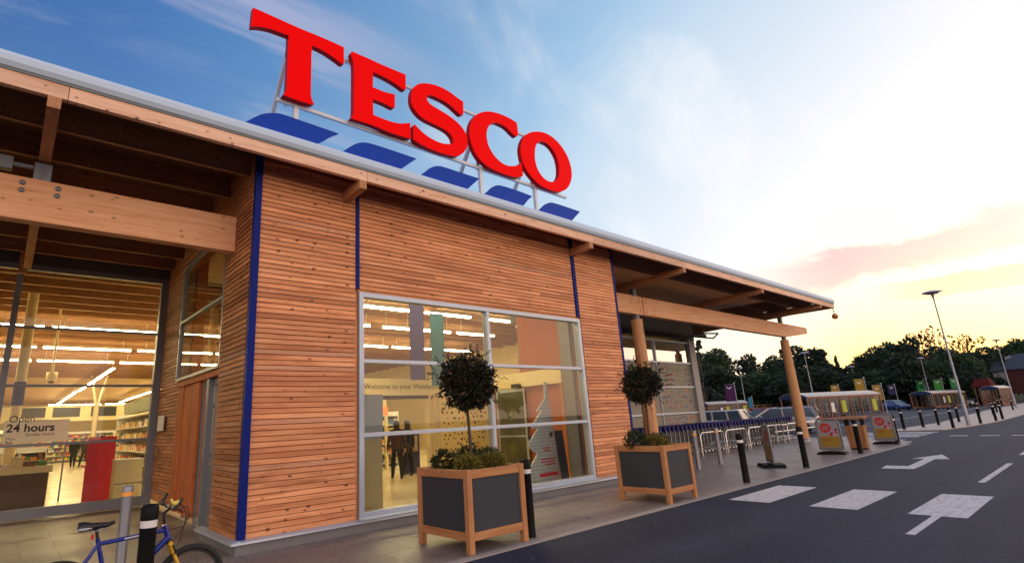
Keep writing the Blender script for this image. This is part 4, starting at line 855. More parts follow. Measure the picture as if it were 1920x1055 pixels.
def ornamental(loc, label, seed, r=0.50, zc=1.55):
    rnd = random.Random(seed); t = thing('ornamental_tree', label, 'tree', loc, rnd.uniform(0, 6), 'ball-headed trees in the planters')
    b = MB(); b.tube([(0, 0, -0.12), (0.012, 0.0, 0.4), (-0.01, 0.01, 0.9), (0, 0, zc-0.1)], [0.030, 0.024, 0.021, 0.018], 8)
    ends = []
    for k in range(26):
        d = rdir(rnd); d.z = abs(d.z)*0.8-0.15; d.normalize(); e = Vector((0, 0, zc))+d*r*rnd.uniform(0.6, 0.95)
        b.tube([(0, 0, zc-0.25+0.2*rnd.random()), Vector((0, 0, zc-0.05))+d*r*0.4, e], [0.012, 0.008, 0.003], 5, cap=False); ends.append(e)
    obj('trunk', b, M_BARK, t)
    b = MB()
    lumps = [(Vector((0, 0, zc))+rdir(rnd)*r*0.40, r*rnd.uniform(0.5, 0.66)) for k in range(11)]
    for k in range(1900):
        c, rr = rnd.choice(lumps); d = rdir(rnd); p = c+d*rr*(0.3+0.72*rnd.random()**0.7)
        if p.z < zc-r*0.85: continue
        out = (p-Vector((0, 0, zc))).normalized()
        for j in range(6):
            dd = out*0.5+rdir(rnd)*0.9+Vector((0, 0, 0.15 if p.z > zc else -0.35)); leaf(b, p+rdir(rnd)*0.03, dd, rnd.uniform(0.05, 0.085), rnd.uniform(0.022, 0.036), rnd)
    for k in range(60):     # loose shoots standing out of the ball
        d = rdir(rnd); d.z = d.z*0.7+0.25; d.normalize(); p = Vector((0, 0, zc))+d*r*0.92
        for j in range(6): p = p+(d+rdir(rnd)*0.35).normalized()*0.026; leaf(b, p, d+rdir(rnd)*0.8, 0.055, 0.020, rnd)
    obj('crown', b, LM_TREE, t); return t
def shrub(loc, label, m_, seed, r=(0.24, 0.24, 0.18), n=260, L=0.045, grp='low shrubs in the planters'):
    rnd = random.Random(seed); t = thing('shrub', label, 'shrub', loc, 0, grp); b = MB(); s = MB()
    for k in range(7):
        d = rdir(rnd); d.z = abs(d.z)+0.3; s.tube([(0, 0, -0.04), (d.x*r[0]*0.7, d.y*r[1]*0.7, d.z*r[2]*0.6)], [0.008, 0.003], 5, cap=False)
    for k in range(n):
        d = rdir(rnd); q = rnd.uniform(0.5, 1.05); p = Vector((d.x*r[0]*q, d.y*r[1]*q, max(-0.02, d.z*r[2]*q+r[2]*0.75)))
        for j in range(6): leaf(b, p+rdir(rnd)*0.02, d+rdir(rnd)*0.8+Vector((0, 0, 0.2)), rnd.uniform(0.7, 1.2)*L, L*0.42, rnd)
    obj('stems', s, M_BARK, t); obj('leaves', b, m_, t); return t
# ================================================================== PLANTERS
def planter(loc, label, sx, sy, rz=0):
    t = thing('planter', label, 'planter', loc, rz, 'square timber planters'); H = 1.01; p = 0.085; X, Y = sx/2, sy/2
    for a in (-1, 1):
        for c in (-1, 1):
            b = MB(); b.box(a*X-p/2, a*X+p/2, c*Y-p/2, c*Y+p/2, 0, H); obj('post', b, M_PLANTW, t, bevel=0.006)
    h0 = 0.15
    for z0, z1, nm in ((h0, h0+0.10, 'bottom_rail'), (H-0.115, H-0.01, 'top_rail')):
        for c in (-1, 1):
            obj(nm, MB().box(-X+p/2+0.001, X-p/2-0.001, c*Y-0.032, c*Y+0.032, z0, z1), M_PLRX, t, bevel=0.004)
            obj(nm, MB().box(c*X-0.032, c*X+0.032, -Y+p/2+0.001, Y-p/2-0.001, z0, z1), M_PLRY, t, bevel=0.004)
    for c in (-1, 1):
        obj('side_panel', MB().box(-X+p/2+0.001, X-p/2-0.001, c*Y-0.012, c*Y+0.012, h0+0.101, H-0.116), M_SLATE, t)
        obj('side_panel', MB().box(c*X-0.012, c*X+0.012, -Y+p/2+0.001, Y-p/2-0.001, h0+0.101, H-0.116), M_SLATE, t)
    obj('soil', MB().box(-X+0.04, X-0.04, -Y+0.04, Y-0.04, h0+0.02, H-0.09), M_SOIL, t); return t
M_PLRX = wood('planter_rail_x', (0.36, 0.15, 0.06), (0.50, 0.235, 0.10), (0.60, 0.31, 0.14), 'X', island=True, knots=0.4)
M_PLRY = wood('planter_rail_y', (0.36, 0.15, 0.06), (0.50, 0.235, 0.10), (0.60, 0.31, 0.14), 'Y', island=True, knots=0.4)
PZ = 0.014
planter((5.245, 6.20, PZ), 'timber framed planter with grey side panels in front of the main window', 0.97, 1.04)
planter((9.95, 6.17, PZ), 'timber framed planter with grey side panels at the right end of the timber wall', 0.90, 0.99)
ornamental((5.36, 6.30, PZ+0.92), 'dark red tinged ball-headed tree in front of the main window', 31, 0.47, 1.29)
ornamental((10.10, 6.28, PZ+0.92), 'dark ball-headed tree in front of the round timber column', 47, 0.44, 1.27)
for x, y, m_, l, r in ((4.97, 6.42, LM_GREEN, 'dark green ball shrub at the left corner of the planter by the main window', (0.18, 0.18, 0.18)), (5.07, 6.02, LM_GOLD, 'golden variegated shrub at the front left of the planter by the main window', (0.21, 0.18, 0.135)),
        (5.55, 6.55, LM_GREEN, 'dark shrub behind the tree stem in the planter by the main window', (0.20, 0.18, 0.20)), (5.48, 5.98, LM_GOLD, 'golden shrub at the front corner of the planter by the main window', (0.21, 0.18, 0.135)), (5.66, 6.22, LM_MIX, 'green shrub with pinkish tips at the right of the planter by the main window', (0.17, 0.2, 0.16))):
    shrub((x, y, PZ+0.93), l, m_, int(x*100), r)
for x, y, m_, l, r in ((9.60, 6.30, LM_GREEN, 'dark green bushy shrub at the left of the planter near the trolleys', (0.22, 0.22, 0.20)), (9.92, 6.05, LM_GOLD, 'olive gold shrub in the middle of the planter near the trolleys', (0.22, 0.20, 0.13)), (10.22, 6.22, LM_MIX, 'shrub with pink flowers at the right of the planter near the trolleys', (0.19, 0.24, 0.15))):
    shrub((x, y, PZ+0.93), l, m_, int(x*100), r)
# ================================================================== BOLLARDS
def bollard_proto():
    t = thing('bollard', '', 'bollard')
    b = MB(); b.lathe([(0.083, 0.0), (0.080, 0.02), (0.074, 0.79), (0.079, 0.80), (0.079, 0.81)], n=20); obj('shaft', b, M_BLACK, t)
    obj('reflective_band', MB().lathe([(0.076, 0.811), (0.0765, 0.868)], n=20), M_WHITEBAND, t)
    obj('cap', MB().lathe([(0.079, 0.869), (0.081, 0.88), (0.081, 0.965), (0.070, 0.992), (0.0001, 1.0)], n=20), M_BLACK, t); return t
bp_ = bollard_proto()
BOL = [(1.13, 5.83, 'black bollard with a white band standing in front of the blue bicycle'), (5.98, 5.80, 'black bollard hidden behind the right post of the planter by the main window'),
 (12.95, 5.80, 'black bollard with a white band, first to the right of the planters'), (16.54, 5.80, 'black bollard with a white band between the edge-on sign board and the timber column'),
 (21.42, 5.85, 'black bollard standing in front of the brown litter bin'), (26.21, 5.90, 'black bollard touching the right side of the sign board with the red circle'),
 (30.61, 8.69, 'black bollard at the back corner of the pavement behind the litter bin'), (38.01, 8.13, 'black bollard left of all those on the crossing island'),
 (40.32, 7.74, 'black bollard at the back of the island, second from its left end'), (43.17, 7.54, 'black bollard at the back of the island, third from its left end'),
 (38.40, 6.15, 'black bollard on the front kerb of the island, left of the tall lamp post'), (47.44, 7.24, 'black bollard just left behind the tall lamp post foot'),
 (44.06, 5.80, 'thick black bollard just right of the tall lamp post'), (62.7, 7.34, 'distant black bollard at the back of the island beyond the tall lamp post'),
 (47.8, 5.55, 'black bollard on the front kerb, second right of the tall lamp post'), (50.7, 5.55, 'black bollard on the front kerb, third right of the tall lamp post'),
 (58.0, 8.4, 'distant black bollard, left one of the close pair right of the lamp post'), (66.0, 8.6, 'distant black bollard, right one of the close pair right of the lamp post'),
 (92.0, 10.1, 'far black bollard by the red roofed shelter'), (99.6, 13.6, 'far black bollard, right one of two in front of the red roofed shelter'), (95.0, 13.6, 'far black bollard, left one of two in front of the red roofed shelter'), (70.0, 7.9, 'distant black bollard between the close pair and the right-hand lamp post'),
 (99.6, 10.6, 'farthest black bollard at the right edge of the car park'), (78.0, 7.6, 'far black bollard left of the right-hand lamp post')]
for i, (x, y, l) in enumerate(BOL):
    o = bp_ if i == 0 else dup(bp_, (x, y, PZ))
    o.location = (x, y, PZ if x < 35 else 0.03); o['label'] = l; o['group'] = 'black bollards along the kerb'
    if x < 2: o.scale = (0.92, 0.92, 1.045)
def steel_bollard(loc, label, H=1.03):
    t = thing('steel_bollard', label, 'bollard', loc, 0, 'galvanised bollards with orange bands'); r = 0.062
    obj('shaft', MB().lathe([(r+0.004, 0), (r, 0.02), (r, H-0.125)], n=18).lathe([(r, H-0.075), (r, H-0.006), (r-0.006, H), (0.0001, H+0.002)], n=18), M_STEEL, t)
    obj('reflective_band', MB().lathe([(r+0.002, H-0.125), (r+0.002, H-0.075)], n=18), M_ORANGE, t); return t
steel_bollard((1.36, 8.45, PZ), 'grey steel bollard with an orange band behind the blue bicycle')
steel_bollard((15.20, 8.05, PZ), 'grey steel bollard with an orange band beside the planter near the trolleys')
steel_bollard((16.82, 8.20, PZ), 'grey steel bollard with an orange band in front of the first metal hoop')
# ================================================================== HOOPS AND TROLLEYS
t0 = thing('trolley_hoop', '', 'rail', (0, 0, 0), 0, 'metal hoops guarding the trolley bay')
W_ = 0.88; hp = [(-W_, 0, 0), (-W_, 0, 0.62)]+[(-W_+0.17*(1-cos(a)), 0, 0.62+0.17*sin(a)) for a in [pi/8*k for k in range(1, 5)]]
hp += [(-x, y, z) for x, y, z in hp[::-1]]
obj('tube', MB().tube(hp, 0.026, 10), M_CHROME, t0)
for s in (-1, 1): obj('foot_plate', MB().lathe([(0.06, 0.0), (0.06, 0.008), (0.03, 0.01)], (s*W_, 0, 0), 12), M_STEEL, t0)
for i, (x, l) in enumerate(((20.05, 'first metal hoop from the left, behind the orange banded bollards'), (21.98, 'second metal hoop, behind the first black bollard'), (23.95, 'third metal hoop, left of the edge-on sign board'), (25.6, 'fourth metal hoop, right of the edge-on sign board'), (27.9, 'fifth metal hoop, ending at the far timber column'))):
    o = t0 if i == 0 else dup(t0, (x, 9.93, PZ)); o.location = (x, 9.93, PZ); o['label'] = l
t = thing('bay_rail', 'low horizontal steel rail passing the foot of the far timber column', 'rail', (30.0, 10.4, PZ))
obj('rail', MB().tube([(-3.2, 0, 0.72), (3.0, 0, 0.72)], 0.03, 8).tube([(-3.2, 0.0, 0.45), (3.0, 0, 0.45)], 0.03, 8), M_CHROME, t)
for x in (-3.0, 0, 2.9): obj('leg', MB().tube([(x, 0, 0), (x, 0, 0.72)], 0.03, 8), M_CHROME, t)
def trolley():
    """handle at -X end, basket reaching to +X; about 1 m long and 1.02 m high"""
    t = thing('shopping_trolley', 'wire shopping trolley with a blue handle in the nested row behind the metal hoops', 'shopping trolley', (0, 0, 0), 0, 'nested shopping trolleys')
    w = MB(); r = 0.0065
    def side(y0, y1):      # back (-x) edge taller than the front edge
        for k in range(8):
            f = k/7; w.tube([(-0.36, y0*(1-0.1*(1-f)), 0.42+0.50*f), (0.52, y1*(1-0.1*(1-f)), 0.50+0.32*f)], r if k not in (0, 7) else 0.008, 4, cap=False, smooth=False)
        for k in range(12):
            f = k/11; x = -0.36+0.88*f; y = y0+(y1-y0)*f; w.tube([(x, y*0.9, 0.42+0.08*f), (x, y, 0.92-0.10*f)], r, 4, cap=False, smooth=False)
    side(-0.27, -0.19); side(0.27, 0.19)
    for k in range(7):
        y = -0.19+0.38*k/6; w.tube([(0.52, y*0.9, 0.50), (0.52, y, 0.82)], r, 4, cap=False, smooth=False); yy = y*1.3
        w.tube([(-0.36, yy, 0.42), (0.52, y*0.9, 0.50)], r, 4, cap=False, smooth=False)
    obj('basket', w, M_TROLLEY, t)
    f = MB()
    for s in (-1, 1):
        f.tube([(-0.47, s*0.27, 1.0), (-0.40, s*0.27, 0.9), (-0.40, s*0.27, 0.5), (-0.40, s*0.27, 0.22), (-0.33, s*0.26, 0.155), (0.45, s*0.17, 0.14)], 0.012, 6)
    f.tube([(-0.40, -0.27, 0.40), (-0.40, 0.27, 0.40)], 0.01, 6); f.tube([(0.45, -0.17, 0.14), (0.45, 0.17, 0.14)], 0.01, 6)
    obj('frame', f, M_CHROME, t)
    obj('handle', MB().tube([(-0.48, -0.29, 1.03), (-0.48, 0.29, 1.03)], 0.026, 8).box(-0.51, -0.41, -0.30, -0.255, 0.89, 1.06).box(-0.51, -0.41, 0.255, 0.30, 0.89, 1.06), M_TBLUE, t)
    obj('child_seat', MB().hexa([(-0.35, -0.24, 0.80), (-0.33, -0.24, 0.80), (-0.33, 0.24, 0.80), (-0.35, 0.24, 0.80)], [(-0.40, -0.27, 1.0), (-0.38, -0.27, 1.0), (-0.38, 0.27, 1.0), (-0.40, 0.27, 1.0)]), M_TBLUE, t)
    for x, y in ((-0.36, -0.26), (-0.36, 0.26), (0.42, -0.17), (0.42, 0.17)):
        obj('castor', MB().lathe([(0.0001, -0.015), (0.058, -0.012), (0.062, 0), (0.058, 0.012), (0.0001, 0.015)], (x, y, 0.062), 12, axis='Y').box(x-0.012, x+0.012, y-0.022, y-0.016, 0.06, 0.15).box(x-0.012, x+0.012, y+0.016, y+0.022, 0.06, 0.15), M_CHROME, t)
    return t
tr0 = trolley(); first = True; rnd = random.Random(3)
for row, (yy, x0, n) in enumerate(((10.75, 12.9, 60), (11.45, 12.7, 60))):
    for k in range(n):
        loc = (x0+k*0.285, yy+rnd.uniform(-.012, .012)+0.0, PZ); rz = rnd.uniform(-.02, .02)
        lab = 'wire shopping trolley with a blue handle in the front row behind the metal hoops' if row == 0 else 'wire shopping trolley with a blue handle in the back row against the spotted glass'
        grp = 'front row of nested trolleys' if row == 0 else 'back row of nested trolleys'
        if first: tr0.location = loc; tr0['label'] = lab; tr0['group'] = grp; first = False
        else: dup(tr0, loc, rz, lab, grp)
# ================================================================== SIGN BOARDS AND BIN
PST = mat('poster_white', (0.30, 0.29, 0.33), 0.35, var=0.05); PYEL = mat('poster_yellow', (0.34, 0.21, 0.02), 0.4, var=0.08); PRED = mat('poster_red', (0.48, 0.03, 0.02), 0.4); PLIL = mat('poster_lilac', (0.45, 0.32, 0.42), 0.4, var=0.3, vscale=10)
def aboard(loc, rz, label, circ=PRED):
    t = thing('pavement_sign', label, 'pavement sign', loc, rz, 'poster boards along the pavement'); w, h = 0.325, 1.08
    b = MB(); fr_ = [(-w, 0, 0.14), (-w, 0, h-0.12)]+[(-w+0.12*(1-cos(a)), 0, h-0.12+0.12*sin(a)) for a in [pi/8*k for k in range(1, 5)]]; fr_ += [(-x, y, z) for x, y, z in fr_[::-1]]
    b.tube(fr_, 0.026, 8); b.box(-w, w, -0.02, 0.02, 0.12, 0.17); b.box(-w+0.02, w-0.02, -0.012, 0.012, 0.17, h-0.05); obj('frame', b, mat('sign_frame_grey', (0.20, 0.21, 0.22), 0.4, 0.4), t)
    bs = MB(); bs.prism([(-0.42, 0.0), (-0.36, 0.075), (-0.15, 0.10), (0.15, 0.10), (0.36, 0.075), (0.42, 0.0)], lambda u, v, d: (u, d, v), -0.26, 0.26); obj('base', bs, M_BLACK, t, bevel=0.02)
    for s in (-1, 1):
        y = s*0.016
        Q = lambda x0, x1, z0, z1, e=0.001: MB().box(x0, x1, min(y, y+s*e), max(y, y+s*e), z0, z1)
        pn = obj('poster', Q(-0.285, 0.285, 0.20, 1.04, 0.002), PST, t)
        obj('yellow_block', Q(-0.27, 0.27, 0.215, 0.56, 0.006), PYEL, pn)
        cc = MB(); cc.lathe([(0.0001, 0), (0.155, 0.0)], (-0.07, y+s*0.005, 0.82), 22, axis='Y'); obj('red_disc', cc, circ, pn)
        pc = MB()
        for k, (px, pz, pr) in enumerate(((0.13, 0.72, 0.055), (0.19, 0.66, 0.05), (0.09, 0.63, 0.05), (0.16, 0.60, 0.06), (0.05, 0.60, 0.035), (0.21, 0.76, 0.04))): pc.lathe([(0.0001, 0), (pr, 0)], (px, y+s*(0.006+0.0006*k), pz), 12, axis='Y', mi=k % 3)
        obj('picture', pc, [PLIL, PRED, SPC[5]], pn)
        ln_ = MB()
        for k, (x0, x1) in enumerate(((-0.20, 0.04), (-0.20, 0.0))): ln_.box(x0, x1, y+s*0.0075-0.0006, y+s*0.0075+0.0006, 0.47-0.06*k, 0.490-0.06*k)
        for k in range(2): ln_.box(-0.17, 0.03-0.03*k, y+s*0.0065-0.0006, y+s*0.0065+0.0006, 0.84-0.07*k, 0.865-0.07*k, mi=1)
        obj('printed_lines', ln_, [SPC[5], PST], pn)
    return t
aboard((16.42, 6.62, PZ), radians(36), 'poster board seen almost edge-on, left of the timber column', PRED)
aboard((21.0, 6.50, PZ), radians(-84), 'poster board with an orange red disc between the timber column and the bin', PRED)
aboard((26.1, 6.22, PZ), radians(-84), 'poster board with a bright red disc, farthest along the pavement', PRED)
t = thing('litter_bin', 'brown timber effect litter bin behind a black bollard', 'litter bin', (23.3, 6.35, PZ), radians(8))
M_BIN = wood('bin_timber', (0.22, 0.09, 0.035), (0.34, 0.15, 0.06), (0.42, 0.20, 0.09), 'Z', island=False, knots=0.2)
obj('body', MB().hexa([(-0.27, -0.25, 0.04), (0.27, -0.25, 0.04), (0.27, 0.25, 0.04), (-0.27, 0.25, 0.04)], [(-0.30, -0.28, 0.80), (0.30, -0.28, 0.80), (0.30, 0.28, 0.80), (-0.30, 0.28, 0.80)]), M_BIN, t, bevel=0.02)
obj('base', MB().box(-0.25, 0.25, -0.23, 0.23, 0, 0.04), M_BLACK, t)
for a in (-1, 1):
    for c in (-1, 1): obj('post', MB().box(a*0.24-0.03, a*0.24+0.03, c*0.22-0.03, c*0.22+0.03, 0.80, 1.02), M_BLACK, t)
obj('lid', MB().prism([(-0.34, 1.02), (0.34, 1.02), (0.30, 1.08), (0.15, 1.115), (-0.15, 1.115), (-0.30, 1.08)], lambda u, v, d: (u, d, v), -0.32, 0.32), M_BIN, t)
# ================================================================== LAMPS
def lamp(loc, label, H=7.7, k=1.0):
    t = thing('lamp_post', label, 'lamp post', loc, 0, 'disc headed lamp posts in the car park')
    obj('post', MB().lathe([(0.095*k, 0), (0.095*k, 1.15), (0.062*k, 1.25), (0.036*k, H-0.55), (0.05*k, H-0.35), (0.10*k, H-0.10)], n=12), M_POST, t)
    hd = obj('head', MB().lathe([(0.0001, H-0.13), (0.44*k, H-0.07), (0.50*k, H-0.04), (0.46*k, H-0.005), (0.28*k, H+0.055), (0.0001, H+0.10)], n=22), M_LHEAD, t)
    obj('lens', MB().lathe([(0.0001, H-0.145), (0.30*k, H-0.118)], n=18), M_GREYP, hd)
M_POST = mat('lamp_post_steel', (0.30, 0.32, 0.35), 0.4, 0.4); M_LHEAD = mat('lamp_head', (0.55, 0.55, 0.60), 0.3, 0.2)
for x, y, l in ((42.12, 6.06, 'tall lamp post on the crossing island against the yellow sky'), (89.75, 38.3, 'lamp post beyond the white estate car with a blue banner'), (75.9, 24.3, 'lamp post rising behind the near trolley shelter, left of its roof'), (118.9, 30.9, 'lamp post above the middle of the near trolley shelter'),
        (151.8, 38.7, 'faint farther lamp post just right of the one over the near shelter'), (111.6, 19.6, 'lamp post above the second trolley shelter'), (88.3, 8.3, 'lamp post at the right edge by the red roofed shelter'), (149.3, 65.8, 'distant short looking lamp post right of the purple banner'), (150.5, 55.9, 'distant lamp post in the middle of the dark trees, left of the timber column')):
    lamp((x, y, 0.03 if 36 < x < 60 else 0.0), l)
t = thing('hanging_lamp', 'small round orange lamp hanging from the roof corner', 'lamp', (29.0, 7.72, 5.44))
obj('globe', MB().sphere((0, 0, 0), 0.13, 14, 10), mat('amber_globe', (0.45, 0.18, 0.05), 0.4), t); obj('stem', MB().tube([(0, 0, 0.1), (-0.1, 0, 0.40)], 0.02, 8), M_GUTSH, t); obj('bracket', MB().box(-0.26, -0.06, -0.03, 0.03, 0.40, 0.43), M_GUTSH, t)
# ================================================================== BANNERS
def banner(loc, col, label, w=0.75, h=1.7, H=4.4, emblem=True):
    t = thing('banner', label, 'banner', loc, radians(-70), 'coloured banners in the car park'); m_ = mat('banner_fabric_%d' % int(loc[0]*10), tuple(x*0.7 for x in col), 0.8, var=0.08)
    obj('pole', MB().tube([(0, 0, 0), (0, 0, H)], [0.055, 0.045], 8), M_POST, t); obj('cap', MB().lathe([(0.07, H), (0.07, H+0.05), (0.0001, H+0.07)], n=10), M_WHITE, t)
    b = MB(); n = 6
    for f in range(n):
        for s in (0, 1): pass
    vs = []
    for i in range(n+1):
        for j in (0, 1): vs.append((-0.07-w*i/n, 0.02*sin(i*1.3), H-0.12-h*j))
    vs2 = [(x, y+0.008, z) for x, y, z in vs]
    b.add(vs, [(2*i, 2*i+1, 2*i+3, 2*i+2) for i in range(n)], True); b.add(vs2, [(2*i+2, 2*i+3, 2*i+1, 2*i) for i in range(n)], True)
    cl = obj('cloth', b, m_, t)
    if emblem: obj('emblem', MB().prism([(-0.07-w*0.75, H-0.35), (-0.07-w*0.5, H-0.55), (-0.07-w*0.25, H-0.35), (-0.07-w*0.25, H-0.45), (-0.07-w*0.5, H-0.68), (-0.07-w*0.75, H-0.45)], lambda u, v, d: (u, d, v), -0.035, -0.028), M_WHITE, cl)
    obj('arm', MB().tube([(0, 0, H-0.1), (-0.07-w, 0, H-0.1)], 0.015, 6), M_POST, t); return t
banner((67.85, 29.9, 0), (0.095, 0.015, 0.12), 'purple banner with a white emblem right of the far shelter', 1.05, 2.0)
banner((71.0, 17.6, 0), (0.55, 0.36, 0.04), 'golden yellow banner just left of the timber column', 0.85, 1.7, 4.0)
banner((89.0, 36.9, 0), (0.04, 0.33, 0.50), 'narrow light blue banner on the pole behind the white cars', 0.5, 1.5, 3.0, False)
banner((105.8, 29.9, 0), (0.55, 0.33, 0.04), 'yellow banner showing above the roof of the near trolley shelter', 1.05, 1.7)
banner((116.3, 30.6, 0), (0.03, 0.25, 0.55), 'sky blue banner showing above the near trolley shelter', 0.9, 1.7)
banner((73.0, 16.7, 0), (0.55, 0.33, 0.04), 'yellow banner at the right end of the near trolley shelter', 0.75, 1.6, 3.3)
banner((112.9, 20.1, 0), (0.03, 0.33, 0.08), 'green banner left above the second trolley shelter', 1.0, 1.7)
banner((113.6, 18.1, 0), (0.06, 0.34, 0.06), 'green banner in the middle above the second trolley shelter', 1.0, 1.7)
banner((113.6, 16.2, 0), (0.05, 0.30, 0.08), 'green banner right above the second trolley shelter, beside the lamp post', 0.9, 1.6)
banner((110, 23.4, 0), (0.03, 0.03, 0.12), 'dark navy banner behind the blue car', 0.9, 1.5, 3.9)
# ================================================================== TROLLEY SHELTERS
M_SHW = wood('shelter_timber', (0.20, 0.085, 0.05), (0.30, 0.14, 0.085), (0.38, 0.19, 0.12), 'Z', island=True, knots=0)
M_SHROOF = mat('shelter_roof_sheet', (0.42, 0.37, 0.34), 0.3, 0.2); M_SHGL = glass('shelter_panel', (0.62, 0.60, 0.60), 1.0, 0.1); M_LIME = mat('lime_panel', (0.42, 0.50, 0.03), 0.5)
def shelter(loc, rz, label, L=8.6, Wd=2.6, H=2.15, roofm=None, lime=True):
    t = thing('trolley_shelter', label, 'shelter', loc, rz, 'trolley shelters in the car park'); n = 7
    fy = -Wd/2
    for k in range(n+1):
        for y in (-Wd/2, Wd/2): obj('post', MB().box(-L/2+L*k/n-0.045, -L/2+L*k/n+0.045, y-0.045, y+0.045, 0, H), M_SHW, t)
    prof = [(y, H+0.02+0.36*(1-(y/(Wd/2+0.12))**2)) for y in [(-1+2*i/10)*(Wd/2+0.1) for i in range(11)]]
    b = MB(); p2 = prof+[(y, z-0.04) for y, z in prof[::-1]]; b.prism(p2, lambda u, v, d: (d, u, v), -L/2-0.12, L/2+0.12); obj('roof', b, roofm or M_SHROOF, t)
    for s in (-1, 1): obj('gable', MB().prism([(y, z-0.045) for y, z in prof]+[(Wd/2, H-0.12), (-Wd/2, H-0.12)], lambda u, v, d, s=s: (d, u, v), s*L/2-0.02, s*L/2+0.02), M_GABLE, t)
    obj('rail', MB().box(-L/2, L/2, -Wd/2-0.055, -Wd/2-0.046, H-0.14, H).box(-L/2, L/2, -Wd/2-0.06, -Wd/2-0.046, 0.22, 0.36).box(-L/2, L/2, Wd/2+0.046, Wd/2+0.06, 0.22, 0.36), M_SHW, t)
    for k in range(n):
        x0, x1 = -L/2+L*k/n+0.05, -L/2+L*(k+1)/n-0.05
        for y in (-Wd/2, Wd/2): obj('side_pane', MB().add([(x0, y, 0.4), (x1, y, 0.4), (x1, y, H-0.15), (x0, y, H-0.15)], [(0, 1, 2, 3)]), M_SHGL, t)
    w = MB()
    for k in range(n):      # wire infill and battens seen in the panes
        x0 = -L/2+L*k/n; 
        for j in range(1, 3): w.box(x0+L/n*j/3-0.012, x0+L/n*j/3+0.012, -Wd/2-0.01, -Wd/2+0.01, 0.37, H-0.14)
        for j in range(7): w.box(x0+0.05, x0+L/n-0.05, -Wd/2+0.014, -Wd/2+0.026, 0.5+0.23*j, 0.53+0.23*j)
    obj('infill_bars', w, M_STEEL, t)
    if lime:
        for k in (3, 6): obj('lime_panel', MB().box(-L/2+L*k/n+0.12, -L/2+L*k/n+0.62, -Wd/2-0.05, -Wd/2-0.02, 0.75, 1.75), M_LIME, t)
        obj('white_notice', MB().box(-L/2+L*2/n+0.1, -L/2+L*2/n+0.45, -Wd/2-0.05, -Wd/2-0.02, 0.8, 1.6), M_WHITE, t)
    return t
M_GABLE = mat('navy_gable', (0.015, 0.03, 0.12), 0.5)
shelter((57.2, 17.0, 0), radians(-22), 'near timber trolley shelter with curved pale roof and lime panels, right of the timber column')
shelter((104.0, 17.4, 0), radians(-14), 'second trolley shelter with navy gable, left of the tall lamp post', 9.0)
shelter((82.5, 38.5, 0), radians(-35), 'small far trolley shelter beside the spotted glass bay', 6.0)
shelter((104.5, 11.3, 0), radians(-20), 'third trolley shelter with a pale roof edge at the right of the car park', 2.6, 2.0, 2.35, None, False)
t = thing('timber_shelter', 'small open timber shelter with a dull red pitched roof far across the car park', 'shelter', (106.5, 12.6, 0), radians(-8)); t.scale = (0.62, 0.62, 0.97)
RR = mat('dull_red_roof', (0.10, 0.018, 0.016), 0.9, var=0.2, spec=0.1)
obj('roof', MB().hexa([(-1.7, -1.9, 2.75), (1.7, -1.9, 2.75), (1.7, 1.9, 2.75), (-1.7, 1.9, 2.75)], [(-0.7, -1.1, 3.95), (0.7, -1.1, 3.95), (0.7, 1.1, 3.95), (-0.7, 1.1, 3.95)]), RR, t)
for a in (-1, 1):
    for c in (-1, 0, 1): obj('post', MB().box(a*1.3-0.07, a*1.3+0.07, c*1.4-0.07, c*1.4+0.07, 0, 2.75), M_SHW, t)
# ================================================================== FENCE
t = thing('rail_fence', 'low timber rail fence along the back of the car park', 'fence', (75, 38, 0))
p0, p1 = Vector((70, 42, 0)), Vector((150, 43, 0)); n = 26; loc = Vector((75, 38, 0))
for z in (0.65, 1.15, 1.60): obj('rail', MB().beam(p0-loc+Vector((0, -.06, z)), p1-loc+Vector((0, -.06, z+0.25)), 0.05, 0.12), M_SHW, t)
for k in range(n+1):
    q = p0.lerp(p1, k/n)-loc; obj('post', MB().box(q.x-0.06, q.x+0.06, q.y-0.02, q.y+0.10, 0, 1.75), M_SHW, t)
